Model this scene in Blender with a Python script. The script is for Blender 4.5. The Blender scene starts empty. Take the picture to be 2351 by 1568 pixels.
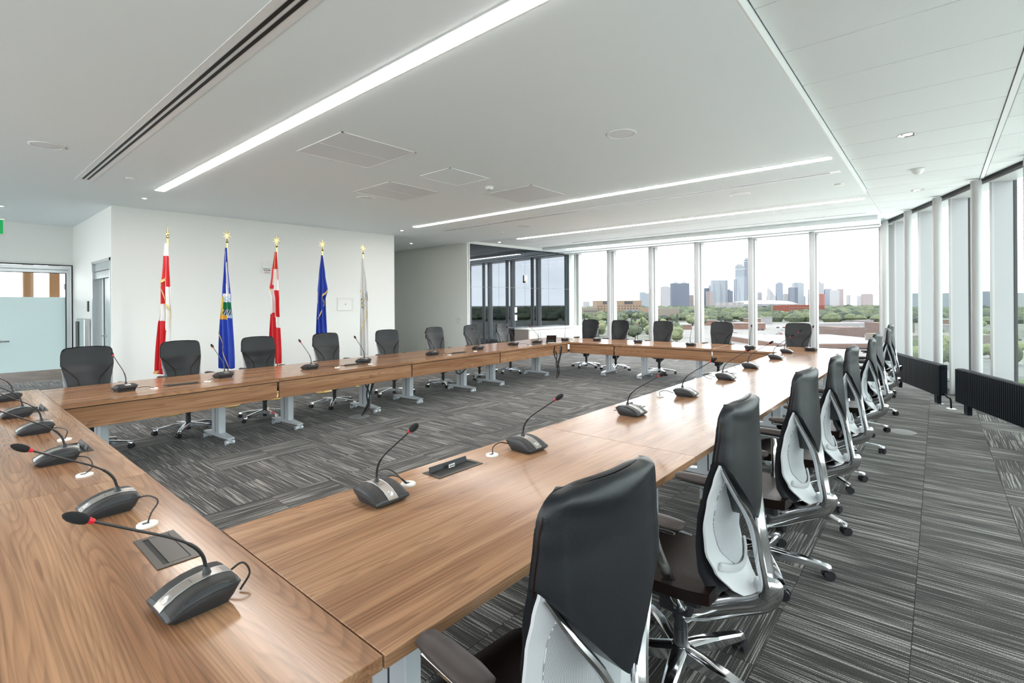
import bpy, bmesh, math, random
from mathutils import Vector, Matrix
random.seed(7)
S = bpy.context.scene
COL = S.collection
R = math.radians
PI = math.pi
# ------------------------------------------------------------------ camera, sky, exposure
CX, HY, F = 1175.5, 698.0, 1140.0
YAW, ROLL, CH = R(40.6), R(.35), 1.6
FW = Vector((-math.sin(YAW), math.cos(YAW), 0)); R0 = Vector((math.cos(YAW), math.sin(YAW), 0)); U0 = Vector((0, 0, 1))
RT = math.cos(ROLL) * R0 - math.sin(ROLL) * U0
UP = math.cos(ROLL) * U0 + math.sin(ROLL) * R0
cam = bpy.data.cameras.new('camera'); co = bpy.data.objects.new('camera', cam); COL.objects.link(co)
cam.sensor_width = 36; cam.sensor_fit = 'HORIZONTAL'; cam.lens = F / 2351 * 36
cam.shift_x = 0; cam.shift_y = -(784 - HY) / 2351
cam.clip_end = 9000; cam.clip_start = .05
co.matrix_world = Matrix(((RT.x, UP.x, -FW.x, 0), (RT.y, UP.y, -FW.y, 0), (RT.z, UP.z, -FW.z, CH), (0, 0, 0, 1)))
S.camera = co
S.view_settings.view_transform = 'Standard'; S.view_settings.look = 'None'
S.view_settings.gamma = 1; S.view_settings.use_curve_mapping = False
S.view_settings.exposure = 1.32
SKY = 2.6
STRIP = 17.0
DOWN = 60.0
w = bpy.data.worlds.new('overcast_sky'); S.world = w; w.use_nodes = True
nt = w.node_tree; N = nt.nodes; L = nt.links
bg = N['Background']; bg.inputs[1].default_value = SKY
tc = N.new('ShaderNodeTexCoord'); mp = N.new('ShaderNodeMapping'); mp.inputs['Scale'].default_value = (1, 1, 3.2)
nz = N.new('ShaderNodeTexNoise'); nz.inputs['Scale'].default_value = 2.6; nz.inputs['Detail'].default_value = 7; nz.inputs['Roughness'].default_value = .55
cr = N.new('ShaderNodeValToRGB')
cr.color_ramp.elements[0].position = .36; cr.color_ramp.elements[0].color = (.78, .82, .85, 1)
cr.color_ramp.elements[1].position = .62; cr.color_ramp.elements[1].color = (.94, .98, 1.0, 1)
L.new(tc.outputs['Generated'], mp.inputs[0]); L.new(mp.outputs[0], nz.inputs[0]); L.new(nz.outputs[0], cr.inputs[0]); L.new(cr.outputs[0], bg.inputs[0])


# a few survey helpers: where the line of sight through a photo point meets a level or a distance
def sight(x, y): return FW + RT * ((x - CX) / F) - UP * ((y - HY) / F)
def on_level(x, y, z):
    d = sight(x, y); return Vector((0, 0, CH)) + d * ((z - CH) / d.z)
def at_dist(x, y, dist): return Vector((0, 0, CH)) + sight(x, y) * dist


# ------------------------------------------------------------------ mesh helpers
class M:
    def __init__(s): s.v = []; s.f = []; s.mi = []; s.uv = None
    def add(s, vs, fs, mi=0):
        o = len(s.v); s.v += [tuple(v) for v in vs]; s.f += [tuple(i + o for i in f) for f in fs]; s.mi += [mi] * len(fs); return s
    def box(s, a, b, mi=0, T=None):
        x0, y0, z0 = a; x1, y1, z1 = b
        vs = [Vector(p) for p in ((x0,y0,z0),(x1,y0,z0),(x1,y1,z0),(x0,y1,z0),(x0,y0,z1),(x1,y0,z1),(x1,y1,z1),(x0,y1,z1))]
        if T: vs = [T @ v for v in vs]
        return s.add(vs, [(3,2,1,0),(4,5,6,7),(0,1,5,4),(1,2,6,5),(2,3,7,6),(3,0,4,7)], mi)
    def cbox(s, c, d, mi=0, T=None):
        return s.box([c[i]-d[i]/2 for i in range(3)], [c[i]+d[i]/2 for i in range(3)], mi, T)
    def bevbox(s, a, b, r, mi=0, T=None):
        # box with chamfered vertical and horizontal edges
        x0, y0, z0 = a; x1, y1, z1 = b
        rings = []
        for z, i in ((z0, r), (z0 + r, 0), (z1 - r, 0), (z1, r)):
            X0, X1, Y0, Y1 = x0 + i, x1 - i, y0 + i, y1 - i
            rings.append([(X0+r,Y0,z),(X1-r,Y0,z),(X1,Y0+r,z),(X1,Y1-r,z),(X1-r,Y1,z),(X0+r,Y1,z),(X0,Y1-r,z),(X0,Y0+r,z)])
        return s.rings(rings, mi, T)
    def rings(s, rings, mi=0, T=None, caps=True, closed=False):
        n = len(rings[0]); vs = [Vector(p) for r in rings for p in r]
        if T: vs = [T @ v for v in vs]
        fs = []
        m = len(rings)
        for k in range(m if closed else m - 1):
            a = k * n; b = ((k + 1) % m) * n
            for i in range(n):
                j = (i + 1) % n; fs.append((a+i, a+j, b+j, b+i))
        if caps and not closed: fs.append(tuple(range(n-1, -1, -1))); fs.append(tuple(range((m-1)*n, m*n)))
        return s.add(vs, fs, mi)
    def tube(s, pts, rad, n=8, mi=0, sx=1, sy=1, up=None, caps=True, T=None):
        pts = [Vector(p) for p in pts]; rings = []
        rr = rad if isinstance(rad, (list, tuple)) else [rad] * len(pts)
        prev = None
        for i, p in enumerate(pts):
            t = (pts[min(i+1, len(pts)-1)] - pts[max(i-1, 0)]).normalized()
            if prev is None:
                u = Vector(up) if up else (Vector((0, 0, 1)) if abs(t.z) < .9 else Vector((1, 0, 0)))
            else: u = prev
            a = t.cross(u).normalized(); u2 = a.cross(t).normalized(); prev = u2
            rings.append([p + a * math.cos(2*PI*k/n) * rr[i] * sx + u2 * math.sin(2*PI*k/n) * rr[i] * sy for k in range(n)])
        return s.rings(rings, mi, T, caps)
    def lathe(s, prof, n=20, mi=0, T=None, c=(0, 0, 0)):
        return s.rings([[(c[0] + r*math.cos(2*PI*k/n), c[1] + r*math.sin(2*PI*k/n), c[2] + z) for k in range(n)] for r, z in prof], mi, T)
    def prism(s, poly, z0, z1, mi=0, T=None):
        return s.rings([[(x, y, z0) for x, y in poly], [(x, y, z1) for x, y in poly]], mi, T)
    def sheet(s, f, b, nu, nv, mi=0):
        # closed sheet between two surfaces f(u,v), b(u,v)
        vs = []
        for fn in (f, b):
            for j in range(nv + 1):
                for i in range(nu + 1): vs.append(fn(i / nu * 2 - 1, j / nv))
        K = (nu + 1) * (nv + 1); fs = []
        g = lambda k, i, j: k * K + j * (nu + 1) + i
        for j in range(nv):
            for i in range(nu):
                fs.append((g(0,i,j), g(0,i+1,j), g(0,i+1,j+1), g(0,i,j+1))); fs.append((g(1,i,j), g(1,i,j+1), g(1,i+1,j+1), g(1,i+1,j)))
        for i in range(nu):
            fs.append((g(0,i,0), g(1,i,0), g(1,i+1,0), g(0,i+1,0))); fs.append((g(0,i,nv), g(0,i+1,nv), g(1,i+1,nv), g(1,i,nv)))
        for j in range(nv):
            fs.append((g(0,0,j), g(0,0,j+1), g(1,0,j+1), g(1,0,j))); fs.append((g(0,nu,j), g(1,nu,j), g(1,nu,j+1), g(0,nu,j+1)))
        return s.add(vs, fs, mi)
    def mesh(s, name, mats, smooth=False, angle=40):
        me = bpy.data.meshes.new(name); me.from_pydata(s.v, [], s.f)
        for m in (mats if isinstance(mats, (list, tuple)) else [mats]): me.materials.append(m)
        me.polygons.foreach_set('material_index', s.mi)
        me.update()
        bm = bmesh.new(); bm.from_mesh(me); bmesh.ops.recalc_face_normals(bm, faces=bm.faces[:]); bm.to_mesh(me); bm.free()
        if smooth:
            me.polygons.foreach_set('use_smooth', [True] * len(me.polygons))
            try: me.set_sharp_from_angle(angle=R(angle))
            except Exception: pass
        return me
    def obj(s, name, mats, parent=None, smooth=False, loc=None, rot=None, angle=40, **kw):
        o = bpy.data.objects.new(name, s.mesh(name, mats, smooth, angle)); COL.objects.link(o)
        return put(o, parent, loc, rot, **kw)
def put(o, parent=None, loc=None, rot=None, **kw):
    if parent: o.parent = parent
    if loc: o.location = loc
    if rot: o.rotation_euler = rot
    for k, v in kw.items(): o[{'cat': 'category'}.get(k, k)] = v
    return o
def thing(name, label, cat, loc=(0, 0, 0), rz=0, group=None, rot=None):
    o = bpy.data.objects.new(name, None); COL.objects.link(o); o.location = loc; o.rotation_euler = rot or (0, 0, rz)
    o.empty_display_size = .1; o['label'] = label; o['category'] = cat
    if group: o['group'] = group
    return o
def clone(o, name=None, mesh_name=None):
    c = o.copy(); COL.objects.link(c); return c
def copy_tree(root, loc, rz, label, group=None):
    r = clone(root); r.location = loc; r.rotation_euler = (0, 0, rz); r['label'] = label
    if group: r['group'] = group
    for ch in root.children:
        c = clone(ch); c.parent = r
        for g in ch.children:
            d = clone(g); d.parent = c
    return r
def struct(m, name, mats, smooth=False, **k):
    return m.obj(name, mats, None, smooth, kind='structure', **k)
def smoothpath(pts, k=6):
    P = [Vector(p) for p in pts]; P = [P[0]*2-P[1]] + P + [P[-1]*2-P[-2]]; out = []
    for i in range(1, len(P)-2):
        a, b, c, d = P[i-1:i+3]
        for j in range(k):
            t = j/k; out.append(.5*((2*b)+(c-a)*t+(2*a-5*b+4*c-d)*t*t+(3*b-a-3*c+d)*t**3))
    out.append(P[-2]); return out
def lerp(tab, x):
    if x <= tab[0][0]: return tab[0][1]
    for (a, va), (b, vb) in zip(tab, tab[1:]):
        if x <= b:
            t = (x-a)/(b-a); t = t*t*(3-2*t)*.5 + t*.5
            return va + (vb-va)*t
    return tab[-1][1]


# ------------------------------------------------------------------ materials
def mat(name, col, rough=.5, metal=0, spec=.5, coat=0, bump=None, noise=None, emit=None, sheen=0):
    m = bpy.data.materials.new(name); m.use_nodes = True; n = m.node_tree.nodes; l = m.node_tree.links; p = n['Principled BSDF']
    p.inputs['Base Color'].default_value = (*col, 1); p.inputs['Roughness'].default_value = rough; p.inputs['Metallic'].default_value = metal
    p.inputs['Specular IOR Level'].default_value = spec
    if coat: p.inputs['Coat Weight'].default_value = coat; p.inputs['Coat Roughness'].default_value = .08
    if sheen: p.inputs['Sheen Weight'].default_value = sheen
    if emit: p.inputs['Emission Color'].default_value = (*emit[0], 1); p.inputs['Emission Strength'].default_value = emit[1]
    if bump or noise:
        t = n.new('ShaderNodeTexCoord'); z = n.new('ShaderNodeTexNoise'); z.inputs['Detail'].default_value = 4
        z.inputs['Scale'].default_value = (bump or noise)[0]; l.new(t.outputs['Object'], z.inputs[0])
        if bump:
            b = n.new('ShaderNodeBump'); b.inputs['Strength'].default_value = bump[1]; b.inputs['Distance'].default_value = bump[2] if len(bump) > 2 else .002
            l.new(z.outputs[0], b.inputs['Height']); l.new(b.outputs[0], p.inputs['Normal'])
        if noise:
            r = n.new('ShaderNodeValToRGB'); k = noise[1]
            r.color_ramp.elements[0].position = .3; r.color_ramp.elements[1].position = .7
            r.color_ramp.elements[0].color = (*[c*(1-k) for c in col], 1); r.color_ramp.elements[1].color = (*[min(1, c*(1+k)) for c in col], 1)
            l.new(z.outputs[0], r.inputs[0]); l.new(r.outputs[0], p.inputs['Base Color'])
    return m
WALL = mat('painted_wall', (.88, .89, .87), .6, bump=(60, .05))
WALLG = mat('painted_wall_grey_green', (.86, .885, .85), .6, bump=(60, .05))
CEIL = mat('ceiling_paint', (.88, .94, .955), .75, bump=(80, .04))
TILE = mat('acoustic_ceiling_tile', (.78, .80, .80), .85, bump=(500, .25))
WHITE = mat('white_enamel', (.82, .82, .81), .35)
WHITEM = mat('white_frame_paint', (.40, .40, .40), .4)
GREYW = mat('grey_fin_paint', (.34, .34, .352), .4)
BLACK = mat('black_plastic', (.012, .013, .016), .38, bump=(900, .1))
SLOT = mat('slot_black', (.006, .006, .006), .6)
DKGREY = mat('dark_grey_plastic', (.03, .033, .038), .45)
RADM = mat('anthracite_radiator_paint', (.003, .006, .009), .5, spec=.12)
ALU = mat('brushed_aluminium', (.62, .64, .66), .32, .9, bump=(300, .05))
LEGM = mat('silver_powder_coat', (.60, .64, .68), .35, .35)
CHROME = mat('polished_aluminium', (.72, .73, .75), .12, 1)
STEEL = mat('stainless_steel', (.62, .62, .62), .25, 1)
LEATH = mat('dark_leather', (.010, .011, .014), .34, spec=.35, bump=(350, .25))
LEATHB = mat('brown_black_leather', (.010, .005, .004), .42, spec=.22, bump=(350, .25))
ARM = mat('taupe_armrest_urethane', (.045, .034, .031), .5, spec=.3, bump=(500, .1))
SHELL = mat('light_grey_plastic', (.52, .53, .55), .42)
FOAM = mat('black_foam_windscreen', (.010, .010, .012), .9, bump=(1500, .6))
RED = mat('red_ring_plastic', (.65, .012, .03), .3)
TAUPE = mat('taupe_metal_strip', (.42, .38, .35), .3, .75)
GRILLE = mat('black_speaker_mesh', (.010, .009, .009), .42, bump=(1400, .5))
WARMW = mat('warm_white_plastic', (.80, .78, .74), .35)
BOXB = mat('bronze_anodised', (.045, .034, .028), .38, .3)
GOLD = mat('polished_brass', (.78, .58, .25), .2, 1)
FRINGE = mat('gold_fringe', (.72, .52, .20), .7, bump=(200, .6))
CABLE = mat('black_cable', (.012, .012, .014), .4)
CABLEG = mat('grey_cable', (.35, .35, .35), .4)
SCREEN = mat('dark_screen', (.008, .008, .009), .08)
GREEN = mat('exit_sign_green', (.0, .30, .07), .4, emit=((.0, .38, .09), .22))
LED = mat('strip_diffuser', (.9, .85, .8), .5, emit=((1.0, .975, .94), STRIP))
DOWNL = mat('downlight_lamp', (.9, .85, .8), .5, emit=((1.0, .88, .74), DOWN))
PERF = mat('grey_perforated_metal', (.78, .80, .82), .5, bump=(900, .2))
GASK = mat('black_gasket', (.012, .012, .014), .6)
ORANGE = mat('amber_column_paint', (.52, .27, .12), .5)
BROWNTILE = mat('brown_floor_tile', (.11, .075, .055), .75, noise=(3, .35))
OUTL = mat('grey_outlet_cover', (.22, .22, .22), .5)
DOORG = mat('grey_door_paint', (.42, .47, .48), .4)
MIRG = mat('grey_back_painted_glass', (.13, .14, .155), .02, 1)
TAUPEP = mat('taupe_panel', (.36, .32, .29), .45)
EDGE = mat('table_edge_seam', (.10, .06, .04), .5)

def glassmat(name, tint, refl=1.0, rough=0.0):
    m = bpy.data.materials.new(name); m.use_nodes = True; n = m.node_tree.nodes; l = m.node_tree.links; n.clear()
    o = n.new('ShaderNodeOutputMaterial'); mix = n.new('ShaderNodeMixShader'); tr = n.new('ShaderNodeBsdfTransparent'); g = n.new('ShaderNodeBsdfGlossy'); fr = n.new('ShaderNodeFresnel')
    ge = n.new('ShaderNodeNewGeometry'); mr_ = n.new('ShaderNodeMix'); mr_.data_type = 'FLOAT'; mr_.inputs[2].default_value = 1.33; mr_.inputs[3].default_value = 1/1.33
    l.new(ge.outputs['Backfacing'], mr_.inputs[0]); l.new(mr_.outputs[0], fr.inputs[0]); tr.inputs[0].default_value = (*tint, 1); g.inputs['Roughness'].default_value = rough; g.inputs[0].default_value = (refl, refl, refl, 1)
    l.new(fr.outputs[0], mix.inputs[0]); l.new(tr.outputs[0], mix.inputs[1]); l.new(g.outputs[0], mix.inputs[2]); l.new(mix.outputs[0], o.inputs[0]); return m
GLASS = glassmat('window_glass', (.985, .99, .985), .6)
GLASSG = glassmat('window_glass_greenish', (.90, .945, .925), .6)
def frost():
    m = bpy.data.materials.new('frosted_film'); m.use_nodes = True; n = m.node_tree.nodes; l = m.node_tree.links; n.clear()
    o = n.new('ShaderNodeOutputMaterial'); mix = n.new('ShaderNodeMixShader'); t = n.new('ShaderNodeBsdfTranslucent'); d = n.new('ShaderNodeBsdfPrincipled')
    t.inputs[0].default_value = (.85, .95, .96, 1); d.inputs['Base Color'].default_value = (.78, .88, .88, 1); d.inputs['Roughness'].default_value = .3; mix.inputs[0].default_value = .55
    l.new(t.outputs[0], mix.inputs[1]); l.new(d.outputs[0], mix.inputs[2]); l.new(mix.outputs[0], o.inputs[0]); return m
FROST = frost()

def wood():
    m = bpy.data.materials.new('walnut_laminate'); m.use_nodes = True; n = m.node_tree.nodes; l = m.node_tree.links; p = n['Principled BSDF']
    tc = n.new('ShaderNodeTexCoord'); oi = n.new('ShaderNodeObjectInfo'); ad = n.new('ShaderNodeVectorMath'); ad.operation = 'ADD'
    cb = n.new('ShaderNodeCombineXYZ'); mu = n.new('ShaderNodeMath'); mu.operation = 'MULTIPLY'; mu.inputs[1].default_value = 37
    l.new(oi.outputs['Random'], mu.inputs[0]); l.new(mu.outputs[0], cb.inputs[0]); l.new(mu.outputs[0], cb.inputs[1])
    l.new(tc.outputs['Object'], ad.inputs[0]); l.new(cb.outputs[0], ad.inputs[1])
    def noise(sc, s, det, dist=0, rough=.5):
        mp = n.new('ShaderNodeMapping'); mp.inputs['Scale'].default_value = sc; z = n.new('ShaderNodeTexNoise')
        z.inputs['Scale'].default_value = s; z.inputs['Detail'].default_value = det; z.inputs['Distortion'].default_value = dist; z.inputs['Roughness'].default_value = rough
        l.new(ad.outputs[0], mp.inputs[0]); l.new(mp.outputs[0], z.inputs[0]); return z
    # growth-ring bands: a warped slow field turned into many thin lines
    a = noise((.24, 3.8, 3.8), 1.0, 2.2, .12)
    m1 = n.new('ShaderNodeMath'); m1.operation = 'MULTIPLY'; m1.inputs[1].default_value = 46
    l.new(a.outputs[0], m1.inputs[0])
    fr = n.new('ShaderNodeMath'); fr.operation = 'FRACT'; l.new(m1.outputs[0], fr.inputs[0])
    b = noise((2.2, 110, 110), 1.0, 3)
    c = noise((.5, 9, 9), 1.0, 3)
    r1 = n.new('ShaderNodeValToRGB'); e = r1.color_ramp.elements
    e[0].position = 0; e[0].color = (1, 1, 1, 1); e[1].position = 1; e[1].color = (1, 1, 1, 1)
    x = e.new(.45); x.color = (.92, .92, .92, 1); x = e.new(.82); x.color = (.58, .58, .58, 1); x = e.new(.9); x.color = (.62, .62, .62, 1)
    l.new(fr.outputs[0], r1.inputs[0])
    r2 = n.new('ShaderNodeValToRGB'); r2.color_ramp.elements[0].position = .3; r2.color_ramp.elements[0].color = (.45, .45, .45, 1); r2.color_ramp.elements[1].position = .62; r2.color_ramp.elements[1].color = (1, 1, 1, 1)
    l.new(b.outputs[0], r2.inputs[0])
    r3 = n.new('ShaderNodeValToRGB'); r3.color_ramp.elements[0].position = .35; r3.color_ramp.elements[0].color = (.300, .150, .080, 1); r3.color_ramp.elements[1].position = .68; r3.color_ramp.elements[1].color = (.47, .265, .150, 1)
    l.new(c.outputs[0], r3.inputs[0])
    x1 = n.new('ShaderNodeMix'); x1.data_type = 'RGBA'; x1.blend_type = 'MULTIPLY'; x1.inputs[0].default_value = .55
    l.new(r3.outputs[0], x1.inputs[6]); l.new(r1.outputs[0], x1.inputs[7])
    x2 = n.new('ShaderNodeMix'); x2.data_type = 'RGBA'; x2.blend_type = 'MULTIPLY'; x2.inputs[0].default_value = .55
    l.new(x1.outputs[2], x2.inputs[6]); l.new(r2.outputs[0], x2.inputs[7]); l.new(x2.outputs[2], p.inputs['Base Color'])
    p.inputs['Roughness'].default_value = .18; p.inputs['Specular IOR Level'].default_value = .2
    bp = n.new('ShaderNodeBump'); bp.inputs['Strength'].default_value = .04; bp.inputs['Distance'].default_value = .001; l.new(b.outputs[0], bp.inputs['Height']); l.new(bp.outputs[0], p.inputs['Normal'])
    return m
WOOD = wood()

def carpet():
    m = bpy.data.materials.new('striped_carpet'); m.use_nodes = True; n = m.node_tree.nodes; l = m.node_tree.links; p = n['Principled BSDF']
    uv = n.new('ShaderNodeUVMap'); uv.uv_map = 'UVMap'
    def noise(sc, det, rough=.5):
        mp = n.new('ShaderNodeMapping'); mp.inputs['Scale'].default_value = sc; z = n.new('ShaderNodeTexNoise'); z.noise_dimensions = '2D'
        z.inputs['Scale'].default_value = 1; z.inputs['Detail'].default_value = det; z.inputs['Roughness'].default_value = rough; l.new(uv.outputs[0], mp.inputs[0]); l.new(mp.outputs[0], z.inputs[0]); return z
    a = noise((1.5, 105, 1), 2.0, .65); b = noise((.5, 9, 1), 1.5); c = noise((260, 190, 1), 1)
    r1 = n.new('ShaderNodeValToRGB'); e = r1.color_ramp.elements
    e[0].position = .40; e[0].color = (.020, .018, .017, 1); e[1].position = .70; e[1].color = (.33, .315, .295, 1)
    x = e.new(.53); x.color = (.045, .041, .038, 1)
    ad = n.new('ShaderNodeMath'); ad.operation = 'MULTIPLY_ADD'; ad.inputs[1].default_value = .28; l.new(b.outputs[0], ad.inputs[0]); 
    sb = n.new('ShaderNodeMath'); sb.operation = 'SUBTRACT'; sb.inputs[1].default_value = .14; l.new(a.outputs[0], sb.inputs[0]); l.new(sb.outputs[0], ad.inputs[2])
    l.new(ad.outputs[0], r1.inputs[0])
    r2 = n.new('ShaderNodeValToRGB'); r2.color_ramp.elements[0].position = .35; r2.color_ramp.elements[0].color = (.45, .45, .45, 1); r2.color_ramp.elements[1].position = .65; r2.color_ramp.elements[1].color = (1.5, 1.5, 1.5, 1)
    l.new(c.outputs[0], r2.inputs[0])
    mx = n.new('ShaderNodeMix'); mx.data_type = 'RGBA'; mx.blend_type = 'MULTIPLY'; mx.inputs[0].default_value = 1; l.new(r1.outputs[0], mx.inputs[6]); l.new(r2.outputs[0], mx.inputs[7])
    l.new(mx.outputs[2], p.inputs['Base Color']); p.inputs['Roughness'].default_value = .95; p.inputs['Specular IOR Level'].default_value = .25
    p.inputs['Sheen Weight'].default_value = .12; p.inputs['Sheen Roughness'].default_value = .5
    bp = n.new('ShaderNodeBump'); bp.inputs['Strength'].default_value = .5; bp.inputs['Distance'].default_value = .002; l.new(c.outputs[0], bp.inputs['Height']); l.new(bp.outputs[0], p.inputs['Normal'])
    return m
CARPET = carpet()
CARPETBASE = mat('carpet_backing', (.04, .038, .036), .95)

def meshfab():
    m = bpy.data.materials.new('silver_mesh_weave'); m.use_nodes = True; n = m.node_tree.nodes; l = m.node_tree.links; p = n['Principled BSDF']
    tc = n.new('ShaderNodeTexCoord'); sp = n.new('ShaderNodeSeparateXYZ'); l.new(tc.outputs['Object'], sp.inputs[0]); out = []
    for ax, fq in ((0, 2*PI/.0028), (2, 2*PI/.0036)):
        mu = n.new('ShaderNodeMath'); mu.operation = 'MULTIPLY'; mu.inputs[1].default_value = fq; si = n.new('ShaderNodeMath'); si.operation = 'SINE'
        l.new(sp.outputs[ax], mu.inputs[0]); l.new(mu.outputs[0], si.inputs[0]); out.append(si)
    mn = n.new('ShaderNodeMath'); mn.operation = 'MAXIMUM'; l.new(out[0].outputs[0], mn.inputs[0]); l.new(out[1].outputs[0], mn.inputs[1])
    r = n.new('ShaderNodeValToRGB'); r.color_ramp.elements[0].position = .25; r.color_ramp.elements[0].color = (.10, .105, .115, 1); r.color_ramp.elements[1].position = .8; r.color_ramp.elements[1].color = (.62, .64, .67, 1)
    l.new(mn.outputs[0], r.inputs[0]); l.new(r.outputs[0], p.inputs['Base Color']); p.inputs['Roughness'].default_value = .5; return m
MESHF = meshfab()

# ================================================================== ROOM SHELL
H = 3.35
GD = Vector((.341, -.94)).normalized(); GN = Vector((.94, .341)).normalized(); G0 = Vector((.245, 11.97))
def gw(s, off, z=0):          # point on the slanting window wall: s along it, off towards the room
    p = G0 + GD * s - GN * off; return Vector((p.x, p.y, z))
def farline(x): return 14.82 - .03 * (x + 9.4)
GA = math.atan2(GD.y, GD.x)
def TG(s, off, z=0): return Matrix.Translation(gw(s, off, z)) @ Matrix.Rotation(GA, 4, 'Z')   # local x along the wall, local y towards the outside
SY0, SY1 = -2.85, 18.5
def clip(poly, n, c):          # keep n.p <= c
    out = []
    for i in range(len(poly)):
        a = poly[i]; b = poly[(i+1) % len(poly)]; da = n[0]*a[0]+n[1]*a[1]-c; db = n[0]*b[0]+n[1]*b[1]-c
        if da <= 0: out.append(a)
        if (da < 0 < db) or (db < 0 < da):
            t = da/(da-db); out.append((a[0]+(b[0]-a[0])*t, a[1]+(b[1]-a[1])*t))
    return out
CG = GN.x*G0.x + GN.y*G0.y
fl = clip([(-15, -5.2), (8, -5.2), (8, 14.9), (-15, 14.9)], (GN.x, GN.y), CG + .1)
floor = struct(M().prism(fl, -.3, -.006), 'floor', CARPETBASE)

# carpet tiles: two pile directions, 0.52 m squares
T = .52; X0 = .42; Y0 = 4.955
def tile_dir(i, j):
    c = i % 3
    if i >= 0: return 1 if ((j - (1 if i == 0 else 2)) % 3) != 0 else 0
    if c == 0: return 1 if ((j + (i // 3)) % 3) != 1 else 0
    return 0
def seen(p):
    v = Vector((p[0], p[1], -CH)); f = v.dot(FW)
    if f < .9: return False
    x = CX + F * v.dot(RT) / f; y = HY - F * v.dot(UP) / f
    return -60 < x < 2410 and y < 1640
def tile_mesh(k):
    me = bpy.data.meshes.new('carpet_tile'); h = T/2 - .0006
    vs = [(-h,-h,-.006),(h,-h,-.006),(h,h,-.006),(-h,h,-.006),(-h+.001,-h+.001,0),(h-.001,-h+.001,0),(h-.001,h-.001,0),(-h+.001,h-.001,0)]
    fs = [(4,5,6,7),(0,1,5,4),(1,2,6,5),(2,3,7,6),(3,0,4,7)]
    me.from_pydata(vs, [], fs); me.materials.append(CARPET); u = me.uv_layers.new(name='UVMap')
    for lp in me.loops:
        v = vs[lp.vertex_index]; u.data[lp.index].uv = (v[0] + 7.3*k, v[1] + 3.1*k)
    return me
tms = [tile_mesh(k) for k in range(14)]
cells = []
for i in range(-30, 14):
    for j in range(-20, 20):
        cx, cy = X0 + (i+.5)*T, Y0 + (j+.5)*T
        if cx < -14.4 or cy < -5 or cy > 14.6 or GN.x*cx + GN.y*cy > CG - .30: continue
        if cx < -10.8 and 2 < cy < 7.6 or (cx < -10.2 and cy > 10): continue
        cells.append((math.hypot(cx, cy), i, j, cx, cy))
def hidden(cx, cy):   # under the near tables
    return cx < -1.2 and cy < .5
vis = sorted(c for c in cells if seen((c[3], c[4])) and not hidden(c[3], c[4]))
near = set((c[1], c[2]) for c in vis[:298])
sv = []; sf = []; suv = []
for d, i, j, cx, cy in cells:
    dr = tile_dir(i, j)
    if (i, j) in near:
        o = bpy.data.objects.new('carpet_tile', random.choice(tms)); COL.objects.link(o); o.parent = floor
        o.location = (cx, cy, 0); o.rotation_euler = (0, 0, PI/2*dr + (PI if random.random() < .5 else 0))
    else:
        h = T/2 - .0006; b = len(sv); ou, ov = random.uniform(0, 60), random.uniform(0, 60)
        for x, y in ((-h,-h),(h,-h),(h,h),(-h,h)):
            sv.append((cx+x, cy+y, 0)); suv.append((ou+(y if dr else x), ov+(x if dr else y)))
        sf.append((b, b+1, b+2, b+3))
me = bpy.data.meshes.new('carpet_field'); me.from_pydata(sv, [], sf); me.materials.append(CARPET); u = me.uv_layers.new(name='UVMap')
for lp in me.loops: u.data[lp.index].uv = suv[lp.vertex_index]
o = bpy.data.objects.new('carpet_field', me); COL.objects.link(o); put(o, floor, kind='stuff')

# ceiling
ceil = struct(M().box((-15, -5.2, H), (-.88, 9.87, H+.25)), 'ceiling', CEIL)
m = M().prism(clip([(-.88, -5.2), (8, -5.2), (8, 9.87), (-.88, 9.87)], (GN.x, GN.y), CG-.33), H+.10, H+.25)
m.prism(clip([(-15, 9.87), (8, 9.87), (8, 14.6), (-15, 14.6)], (GN.x, GN.y), CG-.33), H+.10, H+.25)
m.obj('ceiling_grid_backing', CEIL, ceil)
M().box((-.88, -5.2, H), (-.868, 9.87, H+.09)).obj('step_fascia', WHITE, ceil)
def ctile(x0, y0, x1, y1, z):
    g = .004
    pl = clip([(x0+g, y0+g), (x1-g, y0+g), (x1-g, y1-g), (x0+g, y1-g)], (GN.x, GN.y), CG-.36)
    if len(pl) < 3: return
    cx = sum(p[0] for p in pl)/len(pl); cy = sum(p[1] for p in pl)/len(pl)
    a = [(p[0], p[1], z+.03) for p in pl]; b = [(p[0], p[1], z+.006) for p in pl]; c = [(p[0]+(cx-p[0])*.006, p[1]+(cy-p[1])*.01, z) for p in pl]
    M().rings([a, b, c]).obj('ceiling_tile', TILE, ceil)
ys = [14.22 - .725*k for k in range(0, 23)]
for k in range(22):
    for x0, x1 in ((-.865, .485), (.535, 1.885), (1.89, 3.24), (3.245, 4.6)):
        if ys[k+1] > -2: ctile(x0, ys[k+1], x1, ys[k], H+.078)
M().prism(clip([(.488, -2), (.532, -2), (.532, 14.2), (.488, 14.2)], (GN.x, GN.y), CG-.36), H+.072, H+.1).obj('joint_tee', WHITE, ceil)
M().box((-.868, 9.87, H+.072), (-.86, 14.25, H+.1)).obj('joint_tee', WHITE, ceil)
for k in range(4):
    for q in range(6):
        x1 = -.87 - 1.61*q; ctile(max(x1-1.61, -10.2), 9.88+.77*k, x1, 9.88+.77*(k+1), H+.078)
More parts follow.
